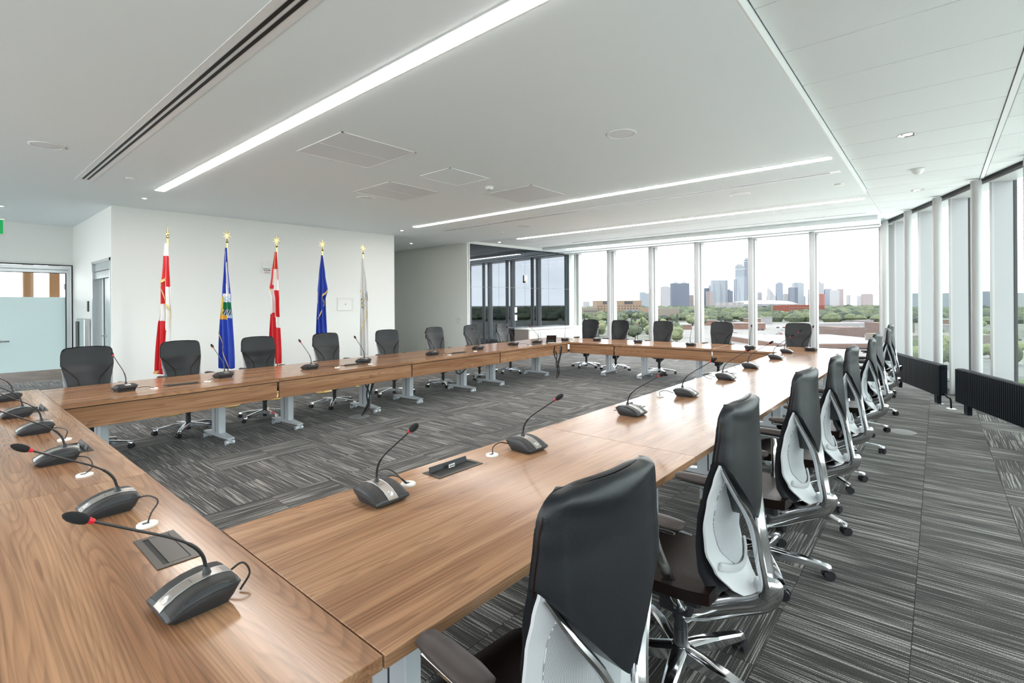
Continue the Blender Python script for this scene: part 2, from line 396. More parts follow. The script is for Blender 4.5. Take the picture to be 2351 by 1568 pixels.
# head band above the slanting windows and above the far windows
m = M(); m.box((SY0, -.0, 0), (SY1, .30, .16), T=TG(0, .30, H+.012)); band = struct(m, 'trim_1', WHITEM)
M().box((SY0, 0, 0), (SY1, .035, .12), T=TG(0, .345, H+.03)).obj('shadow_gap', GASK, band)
m = M(); m.box((-10.2, 14.3, H-.03), (-.75, 14.9, H+.2)); band2 = struct(m, 'trim_2', WHITEM)
M().box((-9.8, 12.97, H-.012), (-.95, 14.3, H+.2)).obj('soffit_panel', CEIL, band2)
m = M().box((-9.9, 13.78, H-.018), (-.98, 13.86, H-.01)); m.obj('blind_slot', GASK, band2)
# walls
m = M()
fa = Vector((-10.83, 2.01)); fb = Vector((-10.44, 7.61))
m.prism([(fa.x, fa.y), (fb.x, fb.y), (fb.x-.35, fb.y), (fa.x-.2, fa.y+.2)], 0, H+.1)
wf = struct(m, 'wall_flags', WALL)
struct(M().box((-15, 7.42, 0), (fb.x-.02, 7.61, H+.1)), 'wall_alcove_near', WALLG)
struct(M().box((-15, 9.98, 0), (-10.24, 10.2, H+.1)), 'wall_alcove', WALLG)
struct(M().box((-15, 7.5, 0), (-14.8, 10.1, H+.1)), 'wall_alcove_end', WALLG)
# wall with the grey door, y = 2.02
m = M(); m.box((-14.7, 2.02, 0), (-12.43, 2.22, H+.1)); m.box((-10.95, 2.02, 0), (-10.82, 2.22, H+.1)); m.box((-12.43, 2.02, 2.44), (-10.95, 2.22, H+.1))
struct(m, 'wall_left_door', WALL)
struct(M().box((-14.75, -5.2, 2.50), (-14.5, 2.1, H+.1)), 'wall_left', WALL)
m = M(); m.box((-15, -5.4, 0), (8, -5.2, .12)); m.box((-15, -5.4, H-.02), (8, -5.2, H+.3))
for q in range(17): m.box((-14.9+q*1.4, -5.45, .12), (-14.8+q*1.4, -5.15, H-.02))
struct(m, 'wall_back_added_glazing', WHITEM)  # glazing of this unseen wall is added to bring in more daylight
for q in range(16):
    wn = thing('window_%d' % (50+q), 'added window pane behind the camera, letting in extra daylight', 'window', (-14.15+q*1.4, -5.3, 0)); wn['kind'] = 'structure'
    M().box((-.64, -.006, .12), (.64, .006, H-.02)).obj('glass_pane', GLASS, wn)
mr = Vector((.08, .997)).normalized(); MA = math.atan2(mr.y, mr.x)
TM = Matrix.Translation((-10.22, 10.06, 0)) @ Matrix.Rotation(MA, 4, 'Z')    # local x along the dark glass wall, -y into the room
struct(M().box((0, .012, 0), (4.9, .2, H+.1), T=TM), 'wall_mirror', WALLG)
struct(M().box((-.03, -.012, 0), (.0, .1, H), T=TM), 'trim_3', WHITE)
gl = thing('glass_wall_panelling', 'dark grey mirror-like glass panels covering the wall above the white sideboard', 'wall glass')
gx = [0, 1.15, 2.30, 3.45, 4.555]
for a, b in zip(gx, gx[1:]):
    for z0, z1 in ((.03, 2.105), (2.112, H-.004)):
        M().box((a+.0035, 0, z0), (b-.0035, .010, z1), T=TM).obj('glass_panel', MIRG, gl)
# left glazed partition, x = -14.5, runs from y = 2.0 towards the camera side
d1 = thing('door_1', 'wide framed glass partition with frosted film beside the exit sign', 'door', (-14.5, 0, 0)); d1['kind'] = 'structure'
m = M(); m.box((-.05, -3, 2.33), (.04, 1.98, 2.48)); m.box((-.05, 1.90, 0), (.04, 1.98, 2.33)); m.box((-.05, -3, 0), (.04, -2.9, 2.33)); m.box((-.05, -1, 0), (.04, -.93, 2.33))
m.obj('frame', ALU, d1)
m = M(); m.box((.03, -3, 2.485), (.055, 2.01, 2.51)); m.box((.03, 1.985, 0), (.055, 2.01, 2.485)); m.box((.035, -3, 2.395), (.046, 1.93, 2.405)); m.box((.03, 1.885, 0), (.046, 1.905, 2.33)); m.box((.03, -2.9, 2.32), (.046, 1.9, 2.335))
m.obj('frame_shadow_gap', DKGREY, d1)
M().box((-.008, -.93, .02), (.0, 1.9, 2.33)).obj('glass_pane', GLASS, d1)
M().box((-.008, -2.9, .02), (.0, -1, 2.33)).obj('glass_pane', GLASS, d1)
M().box((.002, -.93, .25), (.004, 1.895, 1.81)).obj('frosted_film', FROST, d1)
M().box((.002, -2.9, .25), (.004, -1, 1.81)).obj('frosted_film', FROST, d1)
M().box((-.02, 1.86, 1.97), (.02, 1.9, 2.1)).obj('hinge', STEEL, d1)
m = M(); m.tube([(.05, .7, .90), (.05, 1.02, .90)], .016, 8); m.box((.0, .66, .86), (.03, .90, .94)); m.obj('lever_handle', STEEL, d1, True)
# corridor behind the partition
struct(M().box((-24, -7, -.3), (-14.6, 3.2, -.004)), 'floor_corridor', BROWNTILE)
m = M()
for k in range(7):
    m.box((-23.5, -5 + k*1.2, -.004), (-14.6, -5+k*1.2+.012, .0))
m.obj('tile_joint', mat('joint_grey', (.3, .27, .24), .8), bpy.data.objects['floor_corridor'])
struct(M().box((-24, 3.0, 0), (-14.6, 3.2, 3.4)), 'wall_corridor', WALL)
struct(M().box((-24, -7, 3.1), (-14.75, 3.2, 3.4)), 'ceiling_corridor', CEIL)
struct(M().box((-18.6, 2.55, 0), (-14.9, 3.0, 3.1)), 'wall_corridor_pier', WALL)
struct(M().box((-18.6, 2.535, 0), (-14.9, 2.55, .16)), 'baseboard_corridor', DOORG)
for k, (yy, nm) in enumerate(((1.75, 'left'), (2.3, 'right'))):
    t = thing('timber_post', '%s amber wooden post seen through the clear glass of the partition' % nm, 'post', (-19.5, yy, 0))
    M().bevbox((-.12, -.11, 0), (.12, .11, 3.1), .01).obj('shaft', ORANGE, t)
    M().box((-.15, -.14, 0), (.15, .14, .12)).obj('foot', BOXB, t)
# grey door on the side wall, ajar
d2 = thing('door_2', 'narrow grey door with lever handle on the side wall left of the flags', 'door', (-11.69, 2.02, 0)); d2['kind'] = 'structure'
m = M()
m.box((-.75, -.012, 0), (-.70, .2, 2.46)); m.box((.70, -.012, 0), (.75, .2, 2.46)); m.box((-.75, -.012, 2.41), (.75, .2, 2.46))
m.obj('door_frame', ALU, d2)
M().box((-.70, .03, 2.13), (.70, .12, 2.41)).obj('transom', DOORG, d2)
M().box((-.70, .02, 2.26), (.70, .03, 2.27)).obj('transom_joint', GASK, d2)
M().box((-.30, .10, 0), (.70, .14, 2.13)).obj('door_leaf', mat('pale_grey_door', (.47, .53, .56), .35), d2)
M().box((-.70, .13, 0), (-.32, .16, 2.13)).obj('side_glass', mat('pale_sidelight', (.75, .80, .80), .25), d2)
M().box((-.32, .09, 0), (-.295, .15, 2.13)).obj('seal_strip', GASK, d2)
m = M(); m.tube([(-.22, .10, 1.05), (-.22, .04, 1.05), (-.08, .04, 1.05)], .012, 8); m.cbox((-.22, .095, 1.1), (.05, .01, .18)); m.obj('door_handle', STEEL, d2, True)
# wall pieces
M().bevbox((-12.87, 2.0, 1.50), (-12.77, 2.02, 1.71), .004).obj('card_reader', DKGREY, label='small grey card reader on the side wall left of the grey door', cat='card reader')
t = thing('hand_dryer', 'tall narrow stainless steel wall unit below the card reader', 'dispenser', (-13.05, 2.015, 0))
M().bevbox((-.36, -.10, .55), (.42, -.0, 1.36), .012).obj('steel_body', STEEL, t); M().bevbox((-.36, -.115, .6), (-.1, -.10, 1.3), .004).obj('side_cover', DKGREY, t)
t = thing('exit_sign', 'green exit sign with white edge hanging below the ceiling at far left', 'exit sign', (-12.25, .60, 2.86))
M().bevbox((-.02, -.35, -.02), (.02, .22, .26), .006).obj('sign_housing', WHITE, t); M().box((.02, -.33, .0), (.024, .195, .24)).obj('green_face', GREEN, t)
M().tube([(0, 0, .26), (0, 0, H-2.86)], .012, 8).obj('hanger', WHITE, t)
FA = math.atan2(5.6, .39)
TF = Matrix.Translation((fa.x, fa.y, 0)) @ Matrix.Rotation(FA, 4, 'Z')
t = thing('alarm_strobe', 'white alarm strobe with small sign high on the flag wall', 'alarm', TF @ Vector((2.54, 0, 2.28)), FA)
M().bevbox((-.07, -.05, .09), (.07, 0, .25), .01).obj('strobe_housing', WHITE, t); M().tube([(0, -.05, .18), (0, -.062, .18)], [.045, .04], 14).obj('sounder', WARMW, t, True)
M().box((-.08, -.04, 0), (.08, 0, .08)).obj('sign_plate', WHITE, t)
m = M()
for k, (a, b) in enumerate(((-.07,-.055),(-.048,-.03),(-.02,.0),(.008,.02),(.028,.05),(.056,.068))): m.box((a, -.0412, .045), (b, -.040, .065))
m.obj('dark_lettering', GASK, t); M().box((-.05, -.0412, .012), (.05, -.040, .024)).obj('red_lettering', RED, t)
t = thing('wall_hatch', 'white framed square access panel on the wall between the two right flags', 'access panel', TF @ Vector((4.29, 0, 1.47)), FA)
m = M(); m.box((-.2, -.015, 0), (.2, 0, .03)); m.box((-.2, -.015, .27), (.2, 0, .30)); m.box((-.2, -.015, .03), (-.165, 0, .27)); m.box((.165, -.015, .03), (.2, 0, .27)); m.obj('hatch_frame', WHITE, t)
M().box((-.165, -.006, .03), (.165, 0, .27)).obj('hatch_cover', WALL, t); M().cbox((0, -.008, .15), (.02, .006, .02)).obj('lock', DKGREY, t)
t = thing('wall_controller', 'grey control plate on the alcove wall above the chairs', 'wall control', (-10.62, 9.98, 1.05))
M().bevbox((-.11, -.02, .09), (.11, 0, .16), .004).obj('upper_plate', PERF, t); M().bevbox((-.10, -.014, .0), (.10, 0, .075), .004).obj('lower_plate', PERF, t)
t = thing('wall_sensor', 'white motion sensor high on the dark glass wall', 'sensor', TM @ Vector((2.31, 0, 2.27)), MA)
M().bevbox((-.07, -.045, .05), (.07, 0, .25), .012).obj('sensor_body', WHITE, t); M().tube([(0, -.03, .06), (0, -.075, .03)], [.05, .035], 12).obj('sensor_eye', WARMW, t, True)
for z, hh, lb in ((1.33, .17, 'upper white switch plate on the dark glass wall'), (1.08, .18, 'lower white switch plate on the dark glass wall, above the sideboard')):
    t = thing('switch_plate', lb, 'switch', TM @ Vector((1.87, 0, z)), MA)
    M().bevbox((-.055, -.014, 0), (.055, 0, hh), .004).obj('plate', WHITE, t); M().box((-.02, -.02, hh*.35), (.02, -.014, hh*.65)).obj('rocker', WARMW, t)

# sideboard under the dark glass
t = thing('sideboard', 'long white sideboard with doors and drawers below the dark glass wall', 'cabinet', TM @ Vector((0, 0, 0)), MA)
M().bevbox((1.78, -.64, .80), (4.62, -.012, .84), .004).obj('worktop', WHITE, t)
M().box((1.82, -.60, .08), (4.60, -.02, .80)).obj('carcass', WHITE, t)
M().box((1.79, -.615, 0), (1.82, -.02, .80)).obj('side_panel', TAUPEP, t)
xs = [1.83, 2.28, 2.73, 3.2, 3.65, 4.12, 4.59]
for k, (a, b) in enumerate(zip(xs, xs[1:])):
    if k in (2, 3):
        z = .10
        for hz in (.22, .22, .22):
            dr = M().bevbox((a+.004, -.62, z+.003), (b-.004, -.60, z+hz-.003), .002).obj('drawer', WHITE, t)
            M().tube([(a+.14, -.64, z+hz-.05), (b-.14, -.64, z+hz-.05)], .006, 6).obj('bar_handle', STEEL, dr, True); z += .23
    else:
        dr = M().bevbox((a+.004, -.62, .10), (b-.004, -.60, .79), .002).obj('cabinet_door', WHITE, t)
        hx = b-.05 if k % 2 == 0 else a+.05
        M().tube([(hx, -.64, .55), (hx, -.64, .73)], .006, 6).obj('bar_handle', STEEL, dr, True)

# ------------------------------------------------------------------ windows
# slanting wall: panes between fins
fs_ = [-2.13 + 1.3*k for k in range(-0, 15)]
k = 1
edges = [SY0+.05] + fs_ + [SY1-.1]
for a, b in zip(edges, edges[1:]):
    if b - a < .2: continue
    wn = thing('window_%d' % k, 'tall window pane in the slanting glass wall', 'window', gw((a+b)/2, 0), GA); wn['kind'] = 'structure'
    hw = (b-a)/2
    M().box((-hw+.02, -.006, .12), (hw-.02, .006, H+.12)).obj('glass_pane', GLASSG, wn)
    m = M(); m.box((-hw, -.04, 0), (hw, .04, .13)); m.box((-hw, -.03, H+.1), (hw, .03, H+.2)); m.obj('window_frame', WHITEM, wn)
    M().box((-hw+.05, -.05, .135), (hw-.05, -.008, .15)).obj('window_sill', GASK, wn)
    k += 1
for q, s in enumerate(fs_):
    t = thing('window_fin', 'deep pale grey window fin, number %s from the far corner along the slanting window wall' % ['one','two','three','four','five','six','seven','eight','nine','ten','eleven','twelve','thirteen','fourteen','fifteen'][q], 'mullion', gw(s, 0), GA)
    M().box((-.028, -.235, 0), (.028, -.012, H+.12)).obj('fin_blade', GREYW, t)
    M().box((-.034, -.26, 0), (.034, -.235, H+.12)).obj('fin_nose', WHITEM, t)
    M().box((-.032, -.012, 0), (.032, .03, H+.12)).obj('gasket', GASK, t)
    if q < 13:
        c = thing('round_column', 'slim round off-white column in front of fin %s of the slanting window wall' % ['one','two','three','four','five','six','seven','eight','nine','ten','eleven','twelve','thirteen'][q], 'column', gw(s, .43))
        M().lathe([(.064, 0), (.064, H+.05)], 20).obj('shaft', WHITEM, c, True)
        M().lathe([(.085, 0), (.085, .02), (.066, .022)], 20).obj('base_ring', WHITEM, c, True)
# far wall
mx = [-9.45, -8.16, -6.70, -5.26, -3.80, -2.35, -.98]
names = ['corner', 'second', 'third', 'fourth', 'fifth', 'sixth', 'last']
for a, b in zip(mx, mx[1:]):
    wn = thing('window_%d' % k, 'tall window pane of the far wall looking on the skyline', 'window', ((a+b)/2, farline((a+b)/2), 0), -.03); wn['kind'] = 'structure'
    hw = (b-a)/2
    M().box((-hw+.03, -.006, .12), (hw-.03, .006, H+.1)).obj('glass_pane', GLASS, wn)
    m = M(); m.box((-hw, -.04, 0), (hw, .04, .13)); m.box((-hw, -.03, H-.02), (hw, .03, H+.1)); m.obj('window_frame', WHITEM, wn)
    k += 1
ords = ['first', 'second', 'third', 'fourth', 'fifth', 'sixth', 'seventh', 'eighth', 'ninth', 'tenth']
for q, x in enumerate(mx[1:]):
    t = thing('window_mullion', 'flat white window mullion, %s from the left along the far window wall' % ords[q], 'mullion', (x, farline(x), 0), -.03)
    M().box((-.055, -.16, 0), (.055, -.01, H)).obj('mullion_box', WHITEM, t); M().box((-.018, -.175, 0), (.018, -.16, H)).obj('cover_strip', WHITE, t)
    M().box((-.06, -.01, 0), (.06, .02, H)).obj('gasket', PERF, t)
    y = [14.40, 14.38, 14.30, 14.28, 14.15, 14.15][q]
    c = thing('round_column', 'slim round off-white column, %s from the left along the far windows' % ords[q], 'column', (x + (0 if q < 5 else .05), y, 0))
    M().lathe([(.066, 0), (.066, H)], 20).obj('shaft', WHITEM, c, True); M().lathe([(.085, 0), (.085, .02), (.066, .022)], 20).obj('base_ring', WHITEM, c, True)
m = M(); m.box((-9.66, 14.70, 0), (-9.53, 14.9, H)); m.box((-.86, 14.35, 0), (-.62, 14.7, H)); struct(m, 'trim_4', WHITEM)
wn = thing('window_49', 'narrow corner pane beside the dark glass wall', 'window', (-9.78, 14.84, 0)); wn['kind'] = 'structure'
M().box((-.13, -.006, .0), (.13, .006, H)).obj('glass_pane', GLASSG, wn)
m = M(); m.box((-9.66, 14.62, 0), (-9.62, 14.70, H)); struct(m, 'trim_5', mat('pale_green_edge', (.62, .70, .66), .3))

# ------------------------------------------------------------------ ceiling fittings
sy = [(-2.62, 'behind the camera'), (2.24, 'nearest and widest in view'), (7.07, 'in the middle of the white ceiling'), (10.68, 'at the edge of the tiled ceiling'), (13.10, 'thinnest, next to the far windows')]
for q, (y, lb) in enumerate(sy):
    t = thing('strip_light', 'long recessed linear ceiling light, ' + lb, 'ceiling light', (0, y, H - .012 if y > 13 else H + .078 if y > 10 else H))
    wd = .066
    M().box((-8.92, -wd+.006, -.010), (-.975, wd-.006, .01)).obj('diffuser', LED, t)
    m = M(); m.box((-8.935, -wd-.004, -.006), (-.96, -wd+.006, .01)); m.box((-8.935, wd-.006, -.006), (-.96, wd+.004, .01)); m.box((-8.935, -wd, -.006), (-8.92, wd, .01)); m.box((-.975, -wd, -.006), (-.96, wd, .01)); m.obj('trim_frame', WHITE, t)
def slot(y, wd, lb, x0=-8.97, x1=-.98, z=H, n=2):
    t = thing('slot_diffuser', lb, 'air diffuser', (0, y, z))
    M().box((x0, -wd/2, -.004), (x1, wd/2, .01)).obj('frame_plate', WHITE, t)
    for s in ((-1, 1) if n == 2 else (0,)):
        c = s*wd*.135; M().box((x0+.12, c-wd*.075, -.0065), (x1-.12, c+wd*.075, -.003)).obj('air_slot', SLOT, t)
        M().box((x0+.12, c-wd*.075-.004, -.010), (x1-.12, c-wd*.075, -.003)).obj('slot_lip', ALU, t)
slot(1.365, .19, 'long double-slot air diffuser nearest the camera, left of the wide strip light')
slot(7.90, .13, 'long slot air diffuser just beyond the middle strip light')
slot(13.42, .10, 'short dark slot beside the far strip light near the corner', -2.6, -.98, H-.012, 1)
slot(12.45, .10, 'thin slot diffuser in the tiled ceiling', -8.4, -.98, H+.078, 2)
for k, (cx, cy, hw, hh, dv, lb) in enumerate(((-5.035, 3.16, .49, .47, 'x', 'largest square ceiling vent panel, nearest the wide strip light'), (-6.36, 4.69, .48, .47, 'y', 'square ceiling vent panel with darker half, nearest the flag wall'), (-5.05, 4.68, .33, .37, None, 'faint flush square panel in the middle of the ceiling'), (-5.0, 6.17, .48, .45, None, 'square ceiling vent panel nearest the middle strip light'))):
    t = thing('ceiling_panel', lb, 'ceiling panel', (cx, cy, H))
    fb_ = .018
    m = M(); z0, z1 = -.006, .01
    m.box((-hw, -hh, z0), (hw, -hh+fb_, z1)); m.box((-hw, hh-fb_, z0), (hw, hh, z1)); m.box((-hw, -hh, z0), (-hw+fb_, hh, z1)); m.box((hw-fb_, -hh, z0), (hw, hh, z1)); m.obj('panel_frame', WHITE if dv or k == 3 else CEIL, t)
    pm = PERF if k != 2 else CEIL
    if dv == 'x': rr = [(-hw+fb_, -hh+fb_, -.006, hh-fb_), (.006, -hh+fb_, hw-fb_, hh-fb_)]
    elif dv == 'y': rr = [(-hw+fb_, -hh+fb_, -.006, hh-fb_), (.006, -hh+fb_, hw-fb_, hh-fb_)]
    else: rr = [(-hw+fb_, -hh+fb_, hw-fb_, hh-fb_)]
    for r in rr: M().box((r[0], r[1], -.003), (r[2], r[3], .01)).obj('perforated_plate', pm, t)
def disc(name, lb, cat, x, y, r, z=H, kind='speaker', grp=None):
    t = thing(name, lb, cat, (x, y, z), group=grp)
    if kind == 'speaker':
        M().lathe([(r, .01), (r, -.006), (r*.86, -.008), (r*.86, .01)], 36).obj('ring', WHITE, t, True); M().lathe([(r*.84, .01), (r*.84, -.004), (r*.1, -.006)], 36).obj('grille', PERF if r > .12 else CEIL, t, True)
    elif kind == 'smoke':
        M().lathe([(r, .0), (r, -.02), (r*.8, -.045), (r*.3, -.05)], 24).obj('detector_body', WHITE, t, True); M().lathe([(r*1.15, .005), (r*1.15, -.006), (r, -.008)], 24).obj('mounting_ring', WHITE, t, True)
    elif kind == 'cap':
        M().lathe([(r, .0), (r, -.012), (r*.9, -.016)], 24).obj('cap_plate', WHITE, t, True); M().lathe([(r*.8, .0), (r*.8, -.003)], 16).obj('shadow_ring', DKGREY, t, True)
    elif kind == 'down':
        M().lathe([(r, .0), (r, -.006), (r*.8, -.008), (r*.55, .02)], 24).obj('reflector_ring', CHROME, t, True); M().lathe([(r*.5, .01), (r*.5, -.004), (r*.1, -.005)], 16).obj('lamp', DOWNL, t, True)
    elif kind == 'dome':
        M().lathe([(r, 0), (r*.98, -.02), (r*.8, -.05), (r*.4, -.075), (r*.05, -.08)], 24).obj('dome', WHITE, t, True); M().lathe([(r*1.1, .005), (r*1.1, -.008), (r, -.01)], 24).obj('dome_ring', ALU, t, True)
disc('ceiling_speaker', 'round ceiling speaker at far left beyond the double slot', 'speaker', -7.33, .81, .15)
disc('ceiling_speaker', 'round ceiling speaker between the wide strip and the ceiling step', 'speaker', -2.47, 4.64, .15)
disc('ceiling_speaker', 'round ceiling speaker near the far end of the ceiling step', 'speaker', -2.41, 8.49, .15)
disc('ceiling_speaker', 'round ceiling speaker beside the square vent with the darker half', 'speaker', -7.1, 4.62, .15)
disc('ceiling_speaker', 'round ceiling speaker above the alcove side of the middle slot', 'speaker', -7.05, 8.65, .15)
disc('smoke_detector', 'round white smoke detector between the square vents', 'smoke detector', -5.07, 5.41, .06, kind='smoke')
disc('sprinkler_cap', 'small sprinkler cap left of the wide strip light end', 'sprinkler', -8.36, 1.76, .05, kind='cap')
disc('sprinkler_cap', 'small sprinkler cap near the ceiling step corner', 'sprinkler', -1.10, 8.77, .06, kind='cap')
disc('sprinkler_cap', 'small sprinkler cap over the alcove end of the ceiling', 'sprinkler', -8.03, 9.02, .05, kind='cap')
disc('downlight', 'recessed downlight beside the left edge of the flag wall', 'downlight', -9.75, 2.24, .055, kind='down')
disc('downlight', 'recessed downlight beside the right edge of the flag wall', 'downlight', -9.57, 7.2, .055, kind='down')
disc('downlight', 'recessed downlight above the exit sign', 'downlight', -12.3, .78, .06, kind='down')
disc('downlight', 'recessed downlight near the dark glass wall', 'downlight', -9.8, 10.88, .06, z=H+.078, kind='down')
disc('downlight', 'recessed downlight inside the alcove', 'downlight', -11.4, 8.9, .06, kind='down')
disc('downlight', 'large recessed downlight in the tiles near the long joint', 'downlight', -.24, 6.95, .085, z=H+.078, kind='down')
disc('downlight', 'recessed downlight in the tiles nearest the slanting windows', 'downlight', -.24, 10.5, .085, z=H+.078, kind='down')
disc('dome_camera', 'white dome camera between the two downlights of the tiled ceiling', 'camera', -.20, 8.85, .075, z=H+.078, kind='dome')

# ------------------------------------------------------------------ radiators
def radiator(p0, p1, lb, endp):
    d = Vector((p1[0]-p0[0], p1[1]-p0[1])); Lr = d.length; a = math.atan2(d.y, d.x)
    t = thing('radiator', lb, 'radiator', (p0[0], p0[1], 0), a)
    z0, z1 = .155, .625
    n = int(Lr/.046)
    fin = None
    for k in range(n):
        x = (k+.5)*Lr/n
        if fin is None: fin = M().bevbox((-.019, -.022, z0-.012), (.019, .0, z1-.006), .004).obj('fin', RADM, t, loc=(x, 0, 0))
        else:
            c = clone(fin); c.location = (x, 0, 0)
    M().bevbox((0, 0, z0), (Lr, .085, z1), .004).obj('panel_body', RADM, t)
    m = M()
    for k in range(int(Lr/.03)): m.box((.01+k*.03, .01, z1), (.01+k*.03+.012, .075, z1+.003))
    m.obj('top_grille', DKGREY, t, kind='stuff')
    for x in (.22, Lr-.22 if Lr < 3 else Lr-.3):
        M().bevbox((x-.055, .015, 0), (x+.055, .07, z0+.01), .004).obj('foot', RADM, t)
        M().box((x-.11, .0, 0), (x+.11, .085, .008)).obj('floor_plate', STEEL, t)
    if endp:
        m = M(); m.tube([(Lr, .045, .58), (Lr+.06, .045, .58)], [.012, .02], 8); m.obj('bleed_valve', RADM, t, True)
        m = M(); m.tube(smoothpath([(Lr, .045, .19), (Lr+.10, .045, .15), (Lr+.2, .045, .14), (Lr+.22, .045, 0)]), .013, 8); m.obj('supply_pipe', RADM, t, True)
        M().lathe([(.06, 0), (.06, .006), (.02, .008)], 16, c=(Lr+.22, .045, 0)).obj('pipe_rosette', WHITE, t, True)
    return t
radiator((-.66, 11.97), (.03, 10.05), 'low anthracite finned radiator behind the far chairs of the right row', True)
radiator((.205, 9.68), (1.25, 6.78), 'low anthracite finned radiator cut by the right edge of the picture', False)

# ================================================================== TABLES
TZ = .74
def table(cx, cy, rz, Lt, Wd, label, panel=True, trimA=0, trimB=0, legs=(True, True), px=None, world=None):
    t = thing('conference_table', label, 'table', (cx, cy, 0), rz, 'walnut tables joined in a hollow square')
    h = Lt/2 - .0015
    if world:
        Ti = (Matrix.Translation((cx, cy, 0)) @ Matrix.Rotation(rz, 4, 'Z')).inverted()
        pl = [Ti @ Vector((a, b, 0)) for a, b in world]; pl = [(p.x, p.y) for p in pl]
        M().prism(pl, TZ-.036, TZ).obj('table_top', WOOD, t)
    else: M().bevbox((-h, -Wd/2, TZ-.036), (h, Wd/2, TZ), .0015).obj('table_top', WOOD, t)
    M().box((-h+.01, -Wd/2+.04, TZ-.052), (h-.01, Wd/2-.05, TZ-.036)).obj('steel_underframe', DKGREY, t)
    if panel:
        a, b = px or (-h+.012, h-.012)
        M().bevbox((a, Wd/2-.045, .502), (b, Wd/2-.022, .694), .0015).obj('modesty_panel', WOOD, t)
    for s, on in zip((-1, 1), legs):
        if not on: continue
        x = s*(Lt/2-.42)
        lg = M().bevbox((x-.038, -.10, .10), (x+.038, .10, TZ-.045), .006).obj('leg', LEGM, t)
        M().box((x-.0385, -.006, .10), (x+.0385, .006, TZ-.05)).obj('leg_groove', DKGREY, lg)
        M().rings([[(x-.038, y, z0), (x+.038, y, z0), (x+.038, y, z1), (x-.038, y, z1)] for y, z0, z1 in ((-.33, .068, .082), (-.1, .062, .105), (.1, .062, .105), (.33, .068, .082))]).obj('foot_bar', LEGM, lg)
        for y in (-.29, .29):
            m = M(); m.tube([(x-.048, y, .028), (x-.018, y, .028)], .027, 14); m.tube([(x+.018, y, .028), (x+.048, y, .028)], .027, 14); m.cbox((x, y, .04), (.03, .03, .05))
            m.obj('caster', LEGM, lg, True)
    return t
NW = 1.075
table(-2.068, .715-NW/2, 0, 2.065, NW, 'walnut conference table nearest the camera at bottom left, under the two nearest microphones')
table(-4.15, .715-NW/2, 0, 2.1, NW, 'second walnut table of the near left row, at the left picture edge')
table(-6.17, .715-NW/2, 0, 1.93, NW, 'third walnut table of the near left row, in the far left corner')
fyi = lambda x: 9.27 + .055*(x+6.3)
ry = [.718, 2.78, 4.95, 7.2, 9.5]
for k in range(4):
    wr = [(-2.0875, ry[3]+.0015), (-1.0325, ry[3]+.0015), (-1.0325, fyi(-1.0325)-.002), (-2.0875, fyi(-2.0875)-.002)] if k == 3 else None
    table(-1.56, (ry[k]+ry[k+1])/2, PI/2, ry[k+1]-ry[k], 1.055, 'walnut table %s in the right row, %s' % (['first', 'second', 'third', 'fourth'][k], ['beside the largest black chair', 'with an open cable box', 'washed white by window reflections', 'joining the far row'][k]), world=wr)
tl = math.atan2(-.0573, 1)     # the left row stands slightly askew
ly = [.722, 2.66, 4.72, 6.85, 9.28]
lxi = lambda y: -5.80 - .056*(y-.72)
lW = 1.22
for k in range(4):
    yc = (ly[k]+ly[k+1])/2; Lk = (ly[k+1]-ly[k])*1.0016
    xi = lxi(yc)
    ang = -PI/2 + .056
    c = Vector((xi, yc)) - Vector((math.cos(.056), math.sin(.056)))*lW/2
    ca_, sa_ = math.cos(ang), math.sin(ang)
    P_ = lambda x, y: (c.x + x*ca_ - y*sa_, c.y + x*sa_ + y*ca_)
    xe = lambda y: (c.y - .717 + .056*y)/.9984
    wl = [P_(-Lk/2+.0015, -lW/2), P_(xe(-lW/2), -lW/2), P_(xe(lW/2), lW/2), P_(-Lk/2+.0015, lW/2)] if k == 0 else None
    table(c.x, c.y, ang, Lk, lW, 'walnut table %s in the left row before the flags, %s' % (['first', 'second', 'third', 'fourth'][k], ['next to the glass partition', 'before the blue and red flags', 'before the alcove', 'before the white sideboard'][k]), world=wl)
fx = [-7.55, -5.19, -3.2, -1.03]
fyi = lambda x: 9.27 + .055*(x+6.3)
fW = 1.28
for k in range(3):
    xc = (fx[k]+fx[k+1])/2; Lk = (fx[k+1]-fx[k])*1.0016
    a = math.atan(.055)
    c = Vector((xc, fyi(xc))) + Vector((-math.sin(a), math.cos(a)))*fW/2
    h = Lk/2
    pxr = [(-h+.012, h-1.28), None, None][k]
    table(c.x, c.y, PI + a, Lk, fW, 'walnut table %s in the far row along the windows' % ['left end one', 'middle one', 'right end one'][k], px=pxr, legs=(True, k != 0))

